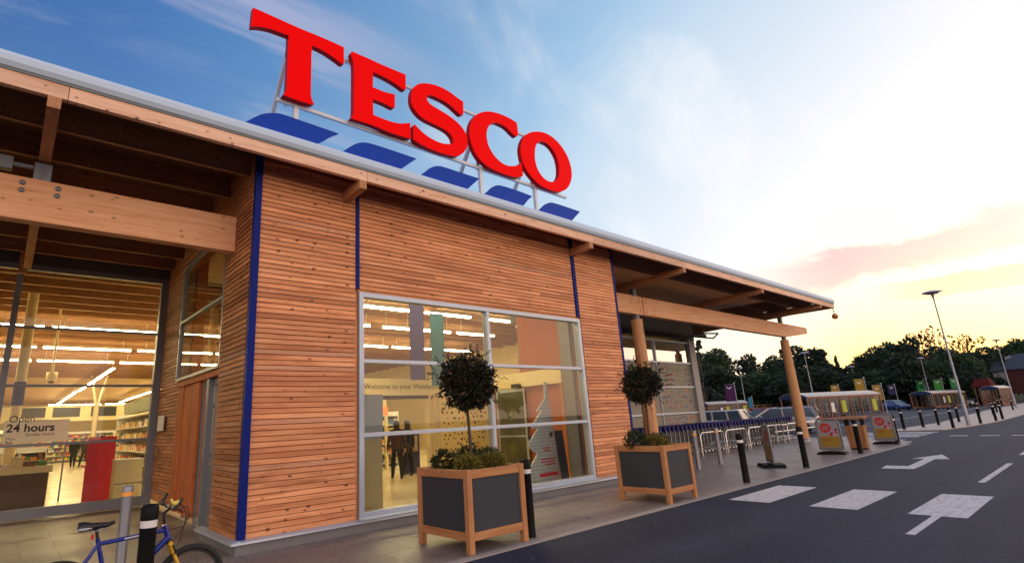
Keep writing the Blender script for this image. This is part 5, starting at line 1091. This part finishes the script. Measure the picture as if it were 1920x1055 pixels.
# ================================================================== CARS
M_TYRE = mat('tyre_rubber', (0.018, 0.018, 0.02), 0.8); M_RIM = mat('alloy_rim', (0.45, 0.46, 0.48), 0.3, 0.8); M_CGL = mat('car_glass', (0.07, 0.11, 0.15), 0.08, spec=0.8)
M_HL = mat('headlight_lens', (0.7, 0.7, 0.72), 0.15); M_TL = mat('tail_light_lens', (0.4, 0.015, 0.01), 0.25)
CARC = {}
def car(loc, rz, col, label, estate=True, k=1.0):
    t = thing('parked_car', label, 'car', loc, rz, 'cars in the car park'); t.scale = (k, k, k)
    key = tuple(col)
    if key not in CARC:
        m_ = mat('car_paint_%d' % len(CARC), col, 0.25, 0.1, var=0.02); m_.node_tree.nodes['Principled BSDF'].inputs['Coat Weight'].default_value = 0.8; CARC[key] = m_
    pm = CARC[key]
    st = [(-2.12, 0.40, 0.62, 0.66), (-2.05, 0.28, 0.86, 0.80), (-1.5, 0.20, 0.93, 0.87), (-0.6, 0.18, 0.95, 0.88), (0.4, 0.18, 0.93, 0.88), (1.1, 0.19, 0.88, 0.87), (1.75, 0.22, 0.78, 0.82), (2.05, 0.28, 0.66, 0.72), (2.14, 0.36, 0.52, 0.60)]
    b = MB(); rows = []
    for x, zb, zt, w in st:
        rows.append([(x, -w*0.93, zb), (x, -w, zb+0.15), (x, -w, (zb+zt)/2+0.04), (x, -w*0.95, zt-0.03), (x, -w*0.80, zt), (x, 0, zt+0.02), (x, w*0.80, zt), (x, w*0.95, zt-0.03), (x, w, (zb+zt)/2+0.04), (x, w, zb+0.15), (x, w*0.93, zb)])
    v = [p for r in rows for p in r]; m1 = 11
    b.add(v, [(i*m1+j, i*m1+(j+1) % m1, (i+1)*m1+(j+1) % m1, (i+1)*m1+j) for i in range(len(st)-1) for j in range(m1)], True)
    b.add(rows[0], [tuple(range(m1))[::-1]]); b.add(rows[-1], [tuple(range(m1))]); obj('body', b, pm, t)
    xr = -1.98 if estate else -1.55; xt = -1.75 if estate else -0.95
    zr = 1.47; base = [(xr, -0.78, 0.90), (1.25, -0.76, 0.86), (1.25, 0.76, 0.86), (xr, 0.78, 0.90)]; top = [(xt, -0.60, zr-0.04), (0.35, -0.58, zr-0.04), (0.35, 0.58, zr-0.04), (xt, 0.60, zr-0.04)]
    obj('windows', MB().hexa(base, top), M_CGL, t)
    obj('roof_panel', MB().hexa([(xt-0.02, -0.62, zr-0.05), (0.40, -0.60, zr-0.05), (0.40, 0.60, zr-0.05), (xt-0.02, 0.62, zr-0.05)], [(xt+0.08, -0.52, zr+0.01), (0.25, -0.50, zr+0.01), (0.25, 0.50, zr+0.01), (xt+0.08, 0.52, zr+0.01)]), pm, t, bevel=0.02)
    for s in (-1, 1):
        for (a, c) in (((xr, 0.90), (xt, zr-0.03)), ((-0.35, 0.90), (-0.30, zr-0.03)), ((1.25, 0.87), (0.36, zr-0.03)), ((-1.2, 0.9), (-1.1, zr-0.03))):
            if not estate and a[0] == -1.2: continue
            obj('pillar', MB().beam((a[0], s*0.78, a[1]), (c[0], s*0.61, c[1]), 0.09, 0.04, upv=(0, 1, 0)), pm, t)
    for x in (-1.30, 1.32):
        for s in (-1, 1):
            w = obj('wheel', MB().lathe([(0.17, -0.10), (0.28, -0.10), (0.31, -0.07), (0.31, 0.07), (0.28, 0.10), (0.17, 0.10)], (x, s*0.80, 0.31), 20, axis='Y'), M_TYRE, t)
            obj('rim', MB().lathe([(0.0001, -0.085), (0.18, -0.095), (0.18, 0.095), (0.0001, 0.085)], (x, s*0.80, 0.31), 14, axis='Y'), M_RIM, w)
    for s in (-1, 1):
        obj('headlight', MB().box(1.93, 2.08, s*0.55-0.15, s*0.55+0.15, 0.56, 0.68), M_HL, t, bevel=0.02); obj('tail_light', MB().box(-2.115, -2.04, s*0.70-0.09, s*0.70+0.09, 0.62, 0.84), M_TL, t, bevel=0.01)
        obj('door_mirror', MB().box(0.72, 0.86, s*0.95-0.08, s*0.95+0.08, 0.92, 1.04), pm, t, bevel=0.02)
    obj('number_plate', MB().box(-2.14, -2.125, -0.25, 0.25, 0.48, 0.59), M_WHITE, t); obj('grille', MB().box(2.10, 2.15, -0.35, 0.35, 0.38, 0.5), M_DARK, t); return t
WHT = (0.72, 0.70, 0.66); SIL = (0.42, 0.44, 0.46); DRED = (0.20, 0.012, 0.02)
car((32.6, 16.1, 0), radians(100), WHT, 'white estate car partly hidden by the grey corner post of the glass bay')
car((36.9, 16.9, 0), radians(102), (0.60, 0.56, 0.48), 'cream hatchback right of the white estate car', False)
car((38.5, 15.6, 0), radians(100), DRED, 'dark red hatchback behind the silver people carrier', False)
car((36.0, 13.6, 0), radians(104), SIL, 'silver people carrier parked left of the timber column')
car((70.0, 22.5, 0), radians(100), (0.55, 0.36, 0.33), 'pinkish silver estate seen through the near trolley shelter')
car((63.0, 22.0, 0), radians(95), DRED, 'dark red estate beyond the left end of the near trolley shelter')
car((103.0, 22.4, 0), radians(228), (0.02, 0.045, 0.22), 'blue saloon car crossing the middle of the car park', False)
car((118.0, 16.5, 0), radians(190), (0.5, 0.5, 0.55), 'pale car seen through the second trolley shelter', False)
t = thing('white_van', 'distant white van parked on the road below the brick house', 'van', (152.0, 15.6, 2.3), radians(95))
obj('body', MB().prism([(-2.4, 0.35), (-2.4, 1.95), (-2.2, 2.05), (1.0, 2.05), (1.6, 1.25), (2.4, 1.05), (2.45, 0.35)], lambda u, v, d: (u, d, v), -0.9, 0.9), mat('van_white', WHT, 0.3), t, bevel=0.05)
obj('windscreen', MB().hexa([(1.08, -0.8, 1.98), (1.62, -0.8, 1.30), (1.66, -0.8, 1.30), (1.12, -0.8, 1.98)], [(1.08, 0.8, 1.98), (1.62, 0.8, 1.30), (1.66, 0.8, 1.30), (1.12, 0.8, 1.98)]), M_CGL, t)
for s in (-1, 1):
    obj('side_window', MB().box(0.3, 1.0, s*0.905-0.006, s*0.905+0.006, 1.3, 1.75), M_CGL, t)
    for x in (-1.5, 1.5): obj('wheel', MB().lathe([(0.0001, -0.1), (0.34, -0.1), (0.34, 0.1), (0.0001, 0.1)], (x, s*0.82, 0.34), 14, axis='Y'), M_TYRE, t)
# ================================================================== HOUSES
def house(loc, rz, L, Wd, H, Hr, wallm, roofm, label, chim=True):
    t = thing('house', label, 'house', loc, rz); X, Y = L/2, Wd/2
    obj('wall', MB().box(-X, X, -Y, Y, 0, H).prism([(-Y, H), (Y, H), (0, H+Hr-0.15)], lambda u, v, d: (d, u, v), -X, X), wallm, t)
    rf = obj('roof', MB().prism([(-Y-0.4, H-0.2), (0, H+Hr), (Y+0.4, H-0.2), (Y+0.4, H-0.05), (0, H+Hr+0.2), (-Y-0.4, H-0.05)], lambda u, v, d: (d, u, v), -X-0.3, X+0.3), roofm, t)
    if chim: obj('chimney', MB().box(-X+1, -X+1.8, -0.4, 0.4, H+Hr-0.6, H+Hr+1.0), wallm, rf)
    for z in (1.0, 3.6):
        for k in range(max(2, int(L//2.6))):
            x = -X+1.0+k*2.5
            if x+1.2 < X and z+1.3 < H:
                w = obj('window', MB().box(x, x+1.25, -Y-0.05, -Y+0.02, z, z+1.2), M_WHITE, t); obj('pane', MB().box(x+0.1, x+1.15, -Y-0.06, -Y-0.051, z+0.1, z+1.1), M_CGL, w)
    w = obj('window', MB().box(-X-0.05, -X+0.02, -0.8, 0.6, 3.4, 4.6), M_WHITE, t); obj('pane', MB().box(-X-0.06, -X-0.051, -0.7, 0.5, 3.5, 4.5), M_CGL, w)
    obj('door', MB().box(X-1.4, X-0.5, -Y-0.04, -Y-0.002, 0, 2.1), M_DARK, t); return t
M_BRICK = mat('dark_brick', (0.08, 0.022, 0.022), 0.85, var=0.25, vscale=4); M_SLT = mat('slate_roof', (0.055, 0.06, 0.08), 0.7, var=0.2); M_REND = mat('pale_render', (0.30, 0.31, 0.34), 0.8)
house((150, 9.0, 1.5), radians(75), 8, 7, 4.6, 2.6, M_BRICK, M_SLT, 'dark red brick house with slate roof at the right edge')
house((150.5, 13.6, 1.6), radians(80), 3.6, 5, 4.4, 1.6, M_REND, M_SLT, 'pale rendered house left of the brick house')
house((188, 20.6, 3.5), radians(80), 7, 6, 4.4, 2.0, M_REND, M_SLT, 'pale blue grey house high among the dark trees')
# ================================================================== TREES
LT = [leaf_mat('tree_leaves_dark', (0.014, 0.030, 0.024), (0.030, 0.056, 0.040), (0.050, 0.088, 0.056), 0.10), leaf_mat('tree_leaves_mid', (0.022, 0.048, 0.028), (0.046, 0.088, 0.048), (0.075, 0.13, 0.064), 0.15), leaf_mat('tree_leaves_backlit', (0.06, 0.026, 0.010), (0.18, 0.070, 0.022), (0.34, 0.14, 0.045), 0.5)]  # last one: orange glow of the backlight put into the leaf colour
def tree_proto(kind, seed, H=12, R=4):
    rnd = random.Random(seed); t = thing('tree', '', 'tree'); b = MB()
    b.tube([(0, 0, -0.8), (0.1, 0, H*0.25), (-0.1, 0.1, H*0.5), (0, 0, H*0.85)], [0.35, 0.27, 0.18, 0.05], 8)
    lumps = []
    if kind == 'round':
        n = 24
        for k in range(n):
            a = rnd.uniform(0, 2*pi); rr = R*rnd.uniform(0.15, 0.78); zz = H*rnd.uniform(0.16, 0.86); rr *= (1.0-0.6*max(0, (zz/H-0.55)/0.45)); s = R*rnd.uniform(0.26, 0.42)
            lumps.append((Vector((rr*cos(a), rr*sin(a), zz)), s)); 
    elif kind == 'airy':
        for k in range(22):
            a = rnd.uniform(0, 2*pi); rr = R*rnd.uniform(0.2, 0.95); zz = H*rnd.uniform(0.4, 0.93); lumps.append((Vector((rr*cos(a), rr*sin(a), zz)), R*rnd.uniform(0.14, 0.24)))
    elif kind == 'cedar':
        for k in range(30):
            a = rnd.uniform(0, 2*pi); zz = H*(0.12+0.85*k/30); rr = R*(1.05-0.85*zz/H)*rnd.uniform(0.3, 1.1); lumps.append((Vector((rr*cos(a), rr*sin(a), zz)), R*0.30*(1.1-0.7*zz/H)))
    else:
        for k in range(18):
            a = rnd.uniform(0, 2*pi); zz = H*(0.1+0.88*k/18); rr = R*0.45*(1.05-zz/H); lumps.append((Vector((rr*cos(a), rr*sin(a), zz)), R*0.62*(1.1-zz/H)))
    for c, s in lumps:
        st = Vector((0, 0, max(0.5, c.z-R*0.5))); b.tube([st, st.lerp(c, 0.5)+Vector((0, 0, 0.15)), c], [0.11, 0.07, 0.03], 5, cap=False)
    obj('trunk', b, M_BARK, t); f = MB()
    per = {'round': 260, 'airy': 46, 'cedar': 120, 'conifer': 180}[kind]
    for c, s in lumps:
        for k in range(per):
            d = rdir(rnd); p = c+Vector((d.x, d.y, d.z*(0.8 if kind != 'cedar' else 0.28)))*s*(0.55+0.5*rnd.random()**0.5)
            L = rnd.uniform(0.22, 0.46)*(1.2 if kind == 'round' else 0.9); dd = d+rdir(rnd)*0.9
            if kind == 'cedar': dd = Vector((c.x, c.y, -0.8)).normalized()+rdir(rnd)*0.5
            leaf(f, p, dd, L*1.5, L*0.9, rnd)
    if kind == 'round':
        for k in range(1500):
            c, s = rnd.choice(lumps[8:]); d = rdir(rnd); d.z = abs(d.z)*0.9; p = c+d*s*rnd.uniform(1.0, 1.45); leaf(f, p, d+rdir(rnd)*0.8, rnd.uniform(0.22, 0.4), rnd.uniform(0.12, 0.2), rnd)
    m_ = LT[2] if kind == 'airy' else (LT[0] if kind in ('cedar', 'conifer') else LT[seed % 2])
    obj('crown', f, m_, t); return t
PR = {'round': [tree_proto('round', 2), tree_proto('round', 3), tree_proto('round', 8)], 'airy': [tree_proto('airy', 5)], 'cedar': [tree_proto('cedar', 6)], 'conifer': [tree_proto('conifer', 7)]}
TL = [(100.3, 49.9, 14.0, 2.6, 'cedar', 'dark layered cedar just right of the glass bay'), (126.7, 59.5, 14.6, 4.6, 'round', 'tall dark domed tree right of the cedar'), (138.5, 57.5, 13.5, 4.0, 'round', 'loose round topped tree left of the sky gap'),
 (153.6, 60.2, 11.2, 4.4, 'round', 'low tree in the dip left of the timber column'), (131.6, 47.8, 12.0, 3.4, 'round', 'tree joining the big tree behind the timber column'), (125.3, 41.5, 12.9, 5.4, 'round', 'big broad tree behind the top of the timber column'),
 (143.6, 43.2, 11.9, 3.4, 'round', 'tree at the right shoulder of the big tree'), (154.1, 42.9, 12.0, 1.4, 'conifer', 'narrow pointed conifer in the dip of the tree line'), (159.5, 42.1, 10.2, 3.4, 'round', 'low distant tree right of the pointed conifer'),
 (136.2, 32.4, 10.8, 4.0, 'round', 'tree rising right of the pointed conifer'), (146.7, 31.5, 13.3, 3.6, 'round', 'dark tree at the top left of the right-hand tree mass'), (132.6, 25.3, 12.5, 4.0, 'round', 'tall dark tree left of the airy backlit tree'),
 (115.8, 22.6, 9.0, 3.4, 'round', 'mid green rounded tree above the second shelter'), (167.8, 27.0, 16.9, 4.6, 'airy', 'thin tree backlit orange against the sunset'), (148.3, 22.6, 11.6, 3.0, 'round', 'dark tree under the thin backlit tree'),
 (168.7, 20.8, 14.6, 3.4, 'airy', 'small backlit see-through tree right of the tall lamp post'), (138.7, 19.1, 9.9, 3.0, 'round', 'dark tree crossed by the tall lamp post'), (149.1, 16.8, 10.5, 3.4, 'round', 'dark tree between the lamp post and the houses'),
 (175.0, 16.6, 12.2, 3.4, 'round', 'tree above the red roofed shelter'), (159.5, 12.5, 12.1, 3.6, 'round', 'tree behind the brick house roof'), (178.0, 8.9, 12.6, 4.0, 'round', 'tree at the right edge behind the brick house'),
 (109.0, 50.2, 9.2, 4.2, 'round', 'lower green tree in front of the domed tree'), (115.8, 47.1, 8.0, 4.2, 'round', 'bushy tree beyond the rail fence'), (115.0, 34.2, 7.4, 4.0, 'round', 'bushy tree above the near trolley shelter'),
 (116.1, 30.2, 6.4, 3.8, 'round', 'low dark tree behind the yellow and blue banners'), (118.3, 20.0, 7.4, 3.4, 'round', 'low tree behind the green banners'), (118.9, 16.3, 6.4, 3.2, 'round', 'low tree right of the green banners'),
 (111.2, 39.6, 7.4, 4.0, 'round', 'bushy tree left of the timber column'), (118.0, 26.5, 6.6, 3.6, 'round', 'low dark tree above the blue car')]
rnd = random.Random(12); used = set()
for i, (x, y, h, r, k, l) in enumerate(TL):
    P0 = PR[k][i % len(PR[k])]; o = P0 if id(P0) not in used else dup(P0, (0, 0, 0)); used.add(id(P0))
    d = hypot(x, y); base = -0.25+0.012*min(max(0, d-120), 40)+0.055*max(0, d-145)*min(1, max(0, d-120)/120) if d > 118 else 0
    o.location = (x, y, max(base, 0)); o.rotation_euler = (0, 0, rnd.uniform(0, 6)); o.scale = (r/4*1.15, r/4*1.15, (h-max(base, 0))/11.3); o['label'] = l; o['group'] = 'trees beyond the car park'
# low dark undergrowth filling the foot of the tree belt
rnd = random.Random(77); b = MB()
for k in range(9000):
    a = radians(rnd.uniform(58, 83.6)); d = rnd.uniform(121, 150); z = rnd.uniform(0, 4.2)*rnd.uniform(0.6, 1)
    leaf(b, (d*sin(a), d*cos(a), z), rdir(rnd)+Vector((0, 0, 0.4)), rnd.uniform(0.7, 1.3), rnd.uniform(0.5, 0.9), rnd)
tag(obj('undergrowth', b, LT[0]), 'dense dark undergrowth along the foot of the trees', None, None, 'stuff')
# ================================================================== BICYCLE
BB = thing('bicycle', 'blue mountain bike with a yellow fork parked behind the black bollard', 'bicycle', (1.0, 6.02, PZ))
BP = mat('bicycle_blue', (0.009, 0.028, 0.28), 0.25, var=0.03); BY = mat('fork_yellow', (0.75, 0.44, 0.03), 0.3); BK = mat('bicycle_black', (0.012, 0.012, 0.013), 0.4)
def bo(n, b, m_, par=BB): return obj(n, b, m_, par)
S = lambda x, z, y=0: (x-1.0, y, z-PZ)
HTt, HTb, STt, BBk, RW, FW = S(1.315, 0.815), S(1.345, 0.70), S(0.775, 0.80), S(0.90, 0.30), S(0.50, 0.335), S(1.555, 0.315)
fm = bo('frame', MB().tube([S(0.785, 0.755), S(1.322, 0.79)], 0.019, 12).tube([S(1.345, 0.725), BBk], 0.030, 12).tube([STt, BBk], 0.018, 12).tube([S(1.30, 0.835), S(1.352, 0.685)], 0.024, 12)
    .tube([S(0.785, 0.76, 0.02), S(0.64, 0.52, 0.05), S(0.50, 0.335, 0.06)], 0.010, 8).tube([S(0.785, 0.76, -0.02), S(0.64, 0.52, -0.05), S(0.50, 0.335, -0.06)], 0.010, 8)
    .tube([S(0.90, 0.30, 0.02), S(0.50, 0.335, 0.06)], 0.011, 8).tube([S(0.90, 0.30, -0.02), S(0.50, 0.335, -0.06)], 0.011, 8).tube([S(0.90, 0.30, -0.04), S(0.90, 0.30, 0.04)], 0.026, 12), BP)
for z in (-1, 1): bo('maker_strip', MB().beam(S(0.98, 0.769, z*0.0195), S(1.12, 0.779, z*0.0195), 0.002, 0.012), M_WHITEBAND, fm)
bo('badge', MB().lathe([(0.010, 0), (0.019, 0)], (0.14, -0.028, 0.46), 14, axis='Y'), BY, fm)
bo('seat_post', MB().tube([S(0.778, 0.79), S(0.757, 0.885)], 0.014, 10), BK)
sd = MB(); sp_ = [(-0.135, 0.068, 0.034), (-0.10, 0.078, 0.042), (-0.04, 0.056, 0.034), (0.03, 0.030, 0.026), (0.09, 0.022, 0.022), (0.125, 0.019, 0.018), (0.14, 0.008, 0.010)]; vs = []; m1 = 10
for x, w, h in sp_:
    for k in range(m1): a = 2*pi*k/m1; vs.append((x+0.757-1.0, w*cos(a), 0.905-PZ+h*sin(a)*(1.0 if sin(a) > 0 else 0.9)+(0.012 if x < -0.05 else 0)+ (0.012 if x > 0.1 else 0)))
sd.add(vs, [(i*m1+k, i*m1+(k+1) % m1, (i+1)*m1+(k+1) % m1, (i+1)*m1+k) for i in range(len(sp_)-1) for k in range(m1)], True); sd.add(vs[:m1], [tuple(range(m1))[::-1]]); sd.add(vs[-m1:], [tuple(range(m1))])
sdo = bo('saddle', sd, BK); bo('saddle_edge', MB().tube([(x+0.757-1.0, -w*0.98, 0.898-PZ) for x, w, h in sp_[:3]], [0.016, 0.016, 0.006], 8), M_RIM, sdo)
bo('saddle_rails', MB().tube([S(0.67, 0.89, 0.02), S(0.72, 0.865, 0.02), S(0.80, 0.868, 0.02), S(0.86, 0.89, 0.01)], 0.004, 6).tube([S(0.67, 0.89, -0.02), S(0.72, 0.865, -0.02), S(0.80, 0.868, -0.02), S(0.86, 0.89, -0.01)], 0.004, 6), M_CHROME, sdo)
fk = MB()
for s in (-1, 1): fk.tube([S(1.358, 0.665, s*0.045), S(1.40, 0.55, s*0.052), S(1.45, 0.45, s*0.052), S(1.555, 0.315, s*0.055)], [0.019, 0.017, 0.014, 0.011], 10)
fk.tube([S(1.358, 0.67, -0.055), S(1.358, 0.67, 0.055)], 0.02, 10); bo('fork', fk, BY)
bo('steering_crown', MB().tube([S(1.348, 0.70), S(1.356, 0.67)], 0.026, 12), BK)
def bwheel(c, nm):
    R0 = c[2]+PZ-0.026
    w = bo(nm, MB().tube([(c[0]+R0*cos(a), 0, c[2]+R0*sin(a)) for a in [2*pi*k/48 for k in range(48)]], 0.026, 8, closed=True), M_TYRE)
    bo('rim', MB().tube([(c[0]+(R0-0.033)*cos(a), 0, c[2]+(R0-0.033)*sin(a)) for a in [2*pi*k/48 for k in range(48)]], 0.010, 6, closed=True), M_DARK, w)
    sp = MB()
    for k in range(28):
        a = 2*pi*k/28; s = 1 if k % 2 else -1; sp.tube([(c[0]+0.018*cos(a+s*1.2), s*0.028, c[2]+0.018*sin(a+s*1.2)), (c[0]+(R0-0.038)*cos(a), 0, c[2]+(R0-0.038)*sin(a))], 0.0013, 3, cap=False)
    bo('spokes', sp, M_DARK, w); bo('hub', MB().tube([(c[0], -0.04, c[2]), (c[0], 0.04, c[2])], 0.020, 10), M_RIM, w)
bwheel(FW, 'wheel'); bwheel(RW, 'wheel')
bo('stem', MB().tube([S(1.298, 0.84), S(1.283, 0.935), S(1.345, 0.985)], 0.015, 10).tube([S(1.345, 0.985, -0.03), S(1.345, 0.985, 0.03)], 0.02, 10), BK)
hb = bo('handlebar', MB().tube([S(1.32, 1.0, -0.29), S(1.345, 0.99, -0.12), S(1.35, 0.985, 0), S(1.345, 0.99, 0.12), S(1.32, 1.0, 0.29)], 0.0125, 10), M_RIM)
for s in (-1, 1):
    bo('grip', MB().tube([S(1.322, 1.0, s*0.19), S(1.31, 1.003, s*0.30)], 0.019, 10), BK, hb); bo('bar_end', MB().tube([S(1.315, 1.003, s*0.30), S(1.345, 1.04, s*0.305), S(1.365, 1.085, s*0.295)], 0.014, 8), BK, hb)
    bo('brake_lever', MB().tube([S(1.345, 0.985, s*0.16), S(1.385, 0.965, s*0.17), S(1.39, 0.955, s*0.25)], 0.007, 6).box(0.325, 0.36, s*0.16-0.02, s*0.16+0.02, 0.955, 0.985), BK, hb)
bo('headlamp', MB().tube([S(1.36, 1.01, 0.03), S(1.42, 1.015, 0.03)], [0.020, 0.026], 12).tube([S(1.345, 1.055, 0.03), S(1.36, 1.02, 0.03)], 0.013, 8), mat('yellow_lamp', (0.75, 0.62, 0.12), 0.3), hb)
cb = MB()
for s, e in ((-1, (1.43, 0.62)), (1, (1.40, 0.70)), (-0.6, (1.33, 0.78)), (0.5, (1.36, 0.64))):
    cb.tube([S(1.38, 0.97, s*0.15), S(1.46, 0.99, s*0.12), S(1.50, 0.90, s*0.06), S(1.47, 0.80, 0.0), S(e[0], e[1], 0.01)], 0.003, 5)
bo('cables', cb, BK)
bo('front_brake', MB().tube([S(1.372, 0.66, -0.065), S(1.40, 0.60, -0.07), S(1.385, 0.56, -0.055)], 0.009, 6).tube([S(1.372, 0.66, 0.065), S(1.40, 0.60, 0.07)], 0.009, 6), BK)
cr = bo('chainset', MB().lathe([(0.085, -0.003), (0.095, 0), (0.085, 0.003)], (BBk[0], -0.05, BBk[2]), 24, axis='Y').tube([(BBk[0], -0.06, BBk[2]), (BBk[0]+0.10, -0.065, BBk[2]-0.13)], 0.011, 8).tube([(BBk[0], 0.06, BBk[2]), (BBk[0]-0.10, 0.065, BBk[2]+0.13)], 0.011, 8), BK)
for sx, y in ((1, -0.11), (-1, 0.11)): bo('pedal', MB().box(BBk[0]+sx*0.10-0.045, BBk[0]+sx*0.10+0.045, y-0.045, y+0.045, BBk[2]-sx*0.13-0.01, BBk[2]-sx*0.13+0.01), BK, cr)
bo('chain', MB().tube([(BBk[0], -0.05, BBk[2]+0.09), (RW[0], -0.05, RW[2]+0.04)], 0.004, 5).tube([(BBk[0], -0.05, BBk[2]-0.09), (RW[0], -0.05, RW[2]-0.04)], 0.004, 5), M_STEEL)
bo('rear_reflector', MB().box(0.725-1.0, 0.745-1.0, -0.02, 0.02, 0.80-PZ, 0.84-PZ), SPC[0])
# ================================================================== PEOPLE
SKIN = mat('skin', (0.45, 0.24, 0.15), 0.6, var=0.04)
def person(loc, rz, label, top, legs, hair, stride=0.15, armf=0.15, bag=False, long_hair=True, scale=1.0, lean=0.0):
    V = []; E = []; Rr = []
    def nv(p, r, prev=None):
        V.append(p); Rr.append(r if isinstance(r, tuple) else (r, r)); i = len(V)-1
        if prev is not None: E.append((prev, i))
        return i
    root = nv((0, 0, 0.98), (0.195, 0.135))
    w_ = nv((0, 0.01, 1.12), (0.175, 0.125), root); c_ = nv((0.0+lean*0.4, 0.0, 1.30), (0.205, 0.14), w_); sh = nv((lean*0.8, 0, 1.42), (0.155, 0.105), c_)
    nk = nv((lean, 0.0, 1.51), 0.062, sh); hd = nv((lean, -0.01, 1.61), (0.088, 0.102), nk); tp = nv((lean, 0.0, 1.69), (0.080, 0.094), hd)
    nose = nv((lean, -0.098, 1.62), 0.012, hd)
    for s in (-1, 1): nv((lean+s*0.080, 0.0, 1.62), 0.014, hd)
    for s in (-1, 1):
        a = nv((lean*0.8+s*0.175, 0, 1.42), 0.074, sh); fy = -armf*s
        e = nv((lean*0.6+s*0.23, fy*0.4, 1.15), 0.058, a); wr = nv((s*0.23, fy-0.05, 0.91), 0.036, e); pm = nv((s*0.23, fy-0.065, 0.85), (0.020, 0.036), wr)
        for k in range(4): f1 = nv((s*0.23, fy-0.095+k*0.019, 0.80), 0.009, pm); nv((s*0.222, fy-0.098+k*0.019, 0.762-0.004*abs(k-1.5)), 0.008, f1)
        th = nv((s*0.222, fy-0.105, 0.835), 0.010, pm); nv((s*0.215, fy-0.120, 0.80), 0.009, th)
        hp_ = nv((s*0.09, 0, 0.90), 0.115, root); kn = nv((s*0.095, -stride*s*0.5, 0.50), 0.080, hp_); an = nv((s*0.09, -stride*s+0.03, 0.10), 0.054, kn); ft = nv((s*0.095, -stride*s-0.12, 0.045), (0.042, 0.036), an); 
    me = bpy.data.meshes.new('person'); me.from_pydata(V, E, []); o = bpy.data.objects.new('person', me); COL.objects.link(o)
    sk = o.modifiers.new('skin', 'SKIN'); sk.use_smooth_shade = True
    for i, r in enumerate(Rr): me.skin_vertices[0].data[i].radius = r
    me.skin_vertices[0].data[0].use_root = True
    sb = o.modifiers.new('sub', 'SUBSURF'); sb.levels = 1; sb.render_levels = 1
    bpy.context.view_layer.update()
    m2 = bpy.data.meshes.new_from_object(o.evaluated_get(bpy.context.evaluated_depsgraph_get())); bpy.data.objects.remove(o)
    m2.materials.clear()
    for m_ in (SKIN, top, legs, BK): m2.materials.append(m_)
    for p in m2.polygons:
        c = p.center; p.use_smooth = True
        hand = abs(c.x) > 0.17 and c.z < 0.90
        p.material_index = 3 if c.z < 0.12 else (0 if hand or c.z > 1.50 else (1 if c.z > 0.93 or abs(c.x) > 0.19 else 2))
    o = bpy.data.objects.new('person', m2); COL.objects.link(o); o.location = loc; o.rotation_euler = (0, 0, rz); o.scale = (scale,)*3; tag(o, label, 'person')
    b = MB(); b.sphere((lean, 0.012, 1.66), 0.102, 14, 10, (0.92, 1.05, 1.02))
    b.v = [(x, y if not (y < -0.05 and z < 1.68) else -0.05, z) for x, y, z in b.v]
    if long_hair: b.lathe([(0.092, 0.02), (0.098, -0.08), (0.09, -0.18), (0.03, -0.22)], (lean, 0.035, 1.64), 12)
    obj('hair', b, hair, o)
    if bag:
        bg = thing('shoulder_bag', 'dark bag hanging at the side of the shopper in the lobby', 'bag', (loc[0]+0.28, loc[1]-0.05, loc[2]+0.75)); obj('pouch', MB().box(-0.06, 0.06, -0.16, 0.16, 0, 0.26), BK, bg, bevel=0.02); obj('strap', MB().tube([(0, -0.14, 0.25), (-0.06, 0, 0.68), (0, 0.14, 0.25)], 0.008, 6), BK, bg)
    return o
HB = mat('dark_hair', (0.02, 0.012, 0.008), 0.6, var=0.3, vscale=30); NV = mat('navy_cloth', (0.012, 0.018, 0.05), 0.9); BLK = mat('black_cloth', (0.012, 0.012, 0.014), 0.9); BR = mat('brown_cloth', (0.05, 0.025, 0.02), 0.9)
person((9.30, 14.35, 0.028), radians(160), 'long haired person in a dark jacket, left of the pair in the lobby doorway', BR, BLK, HB, 0.22, 0.2, True, True, 0.98)
person((9.95, 14.75, 0.028), radians(185), 'person in a navy coat, right of the pair in the lobby doorway', NV, BLK, HB, 0.12, 0.1, False, True, 0.97)
person((3.55, 41.0, 0.03), radians(170), 'shopper in black at the left of three far inside the hall', BLK, BLK, HB, 0.2, 0.15, False, False)
person((4.0, 40.2, 0.03), radians(200), 'shopper in dark clothes in the middle of three far inside the hall', BR, BLK, HB, 0.25, 0.2, False, False)
person((4.65, 39.0, 0.03), radians(190), 'shopper in a long dark coat at the right of three far inside the hall', NV, BLK, HB, 0.12, 0.1, False, True, 1.02)

# ================================================================== FALLEN LEAVES
rnd = random.Random(9); b = MB()
for k in range(22):
    x = rnd.uniform(2.8, 13); y = rnd.uniform(5.65, 8.1) if rnd.random() < 0.75 else rnd.uniform(4.6, 5.5); z = 0.019 if y > 5.5 else 0.006
    a = rnd.uniform(0, 6.28); leaf(b, (x, y, z), (cos(a), sin(a), 0.08), rnd.uniform(0.03, 0.06), rnd.uniform(0.015, 0.03), rnd)
tag(obj('fallen_leaves', b, leaf_mat('dead_leaves', (0.03, 0.015, 0.008), (0.09, 0.045, 0.02), (0.16, 0.09, 0.03), 0.1)), 'small dead leaves scattered on the paving by the planters', None, None, 'stuff')
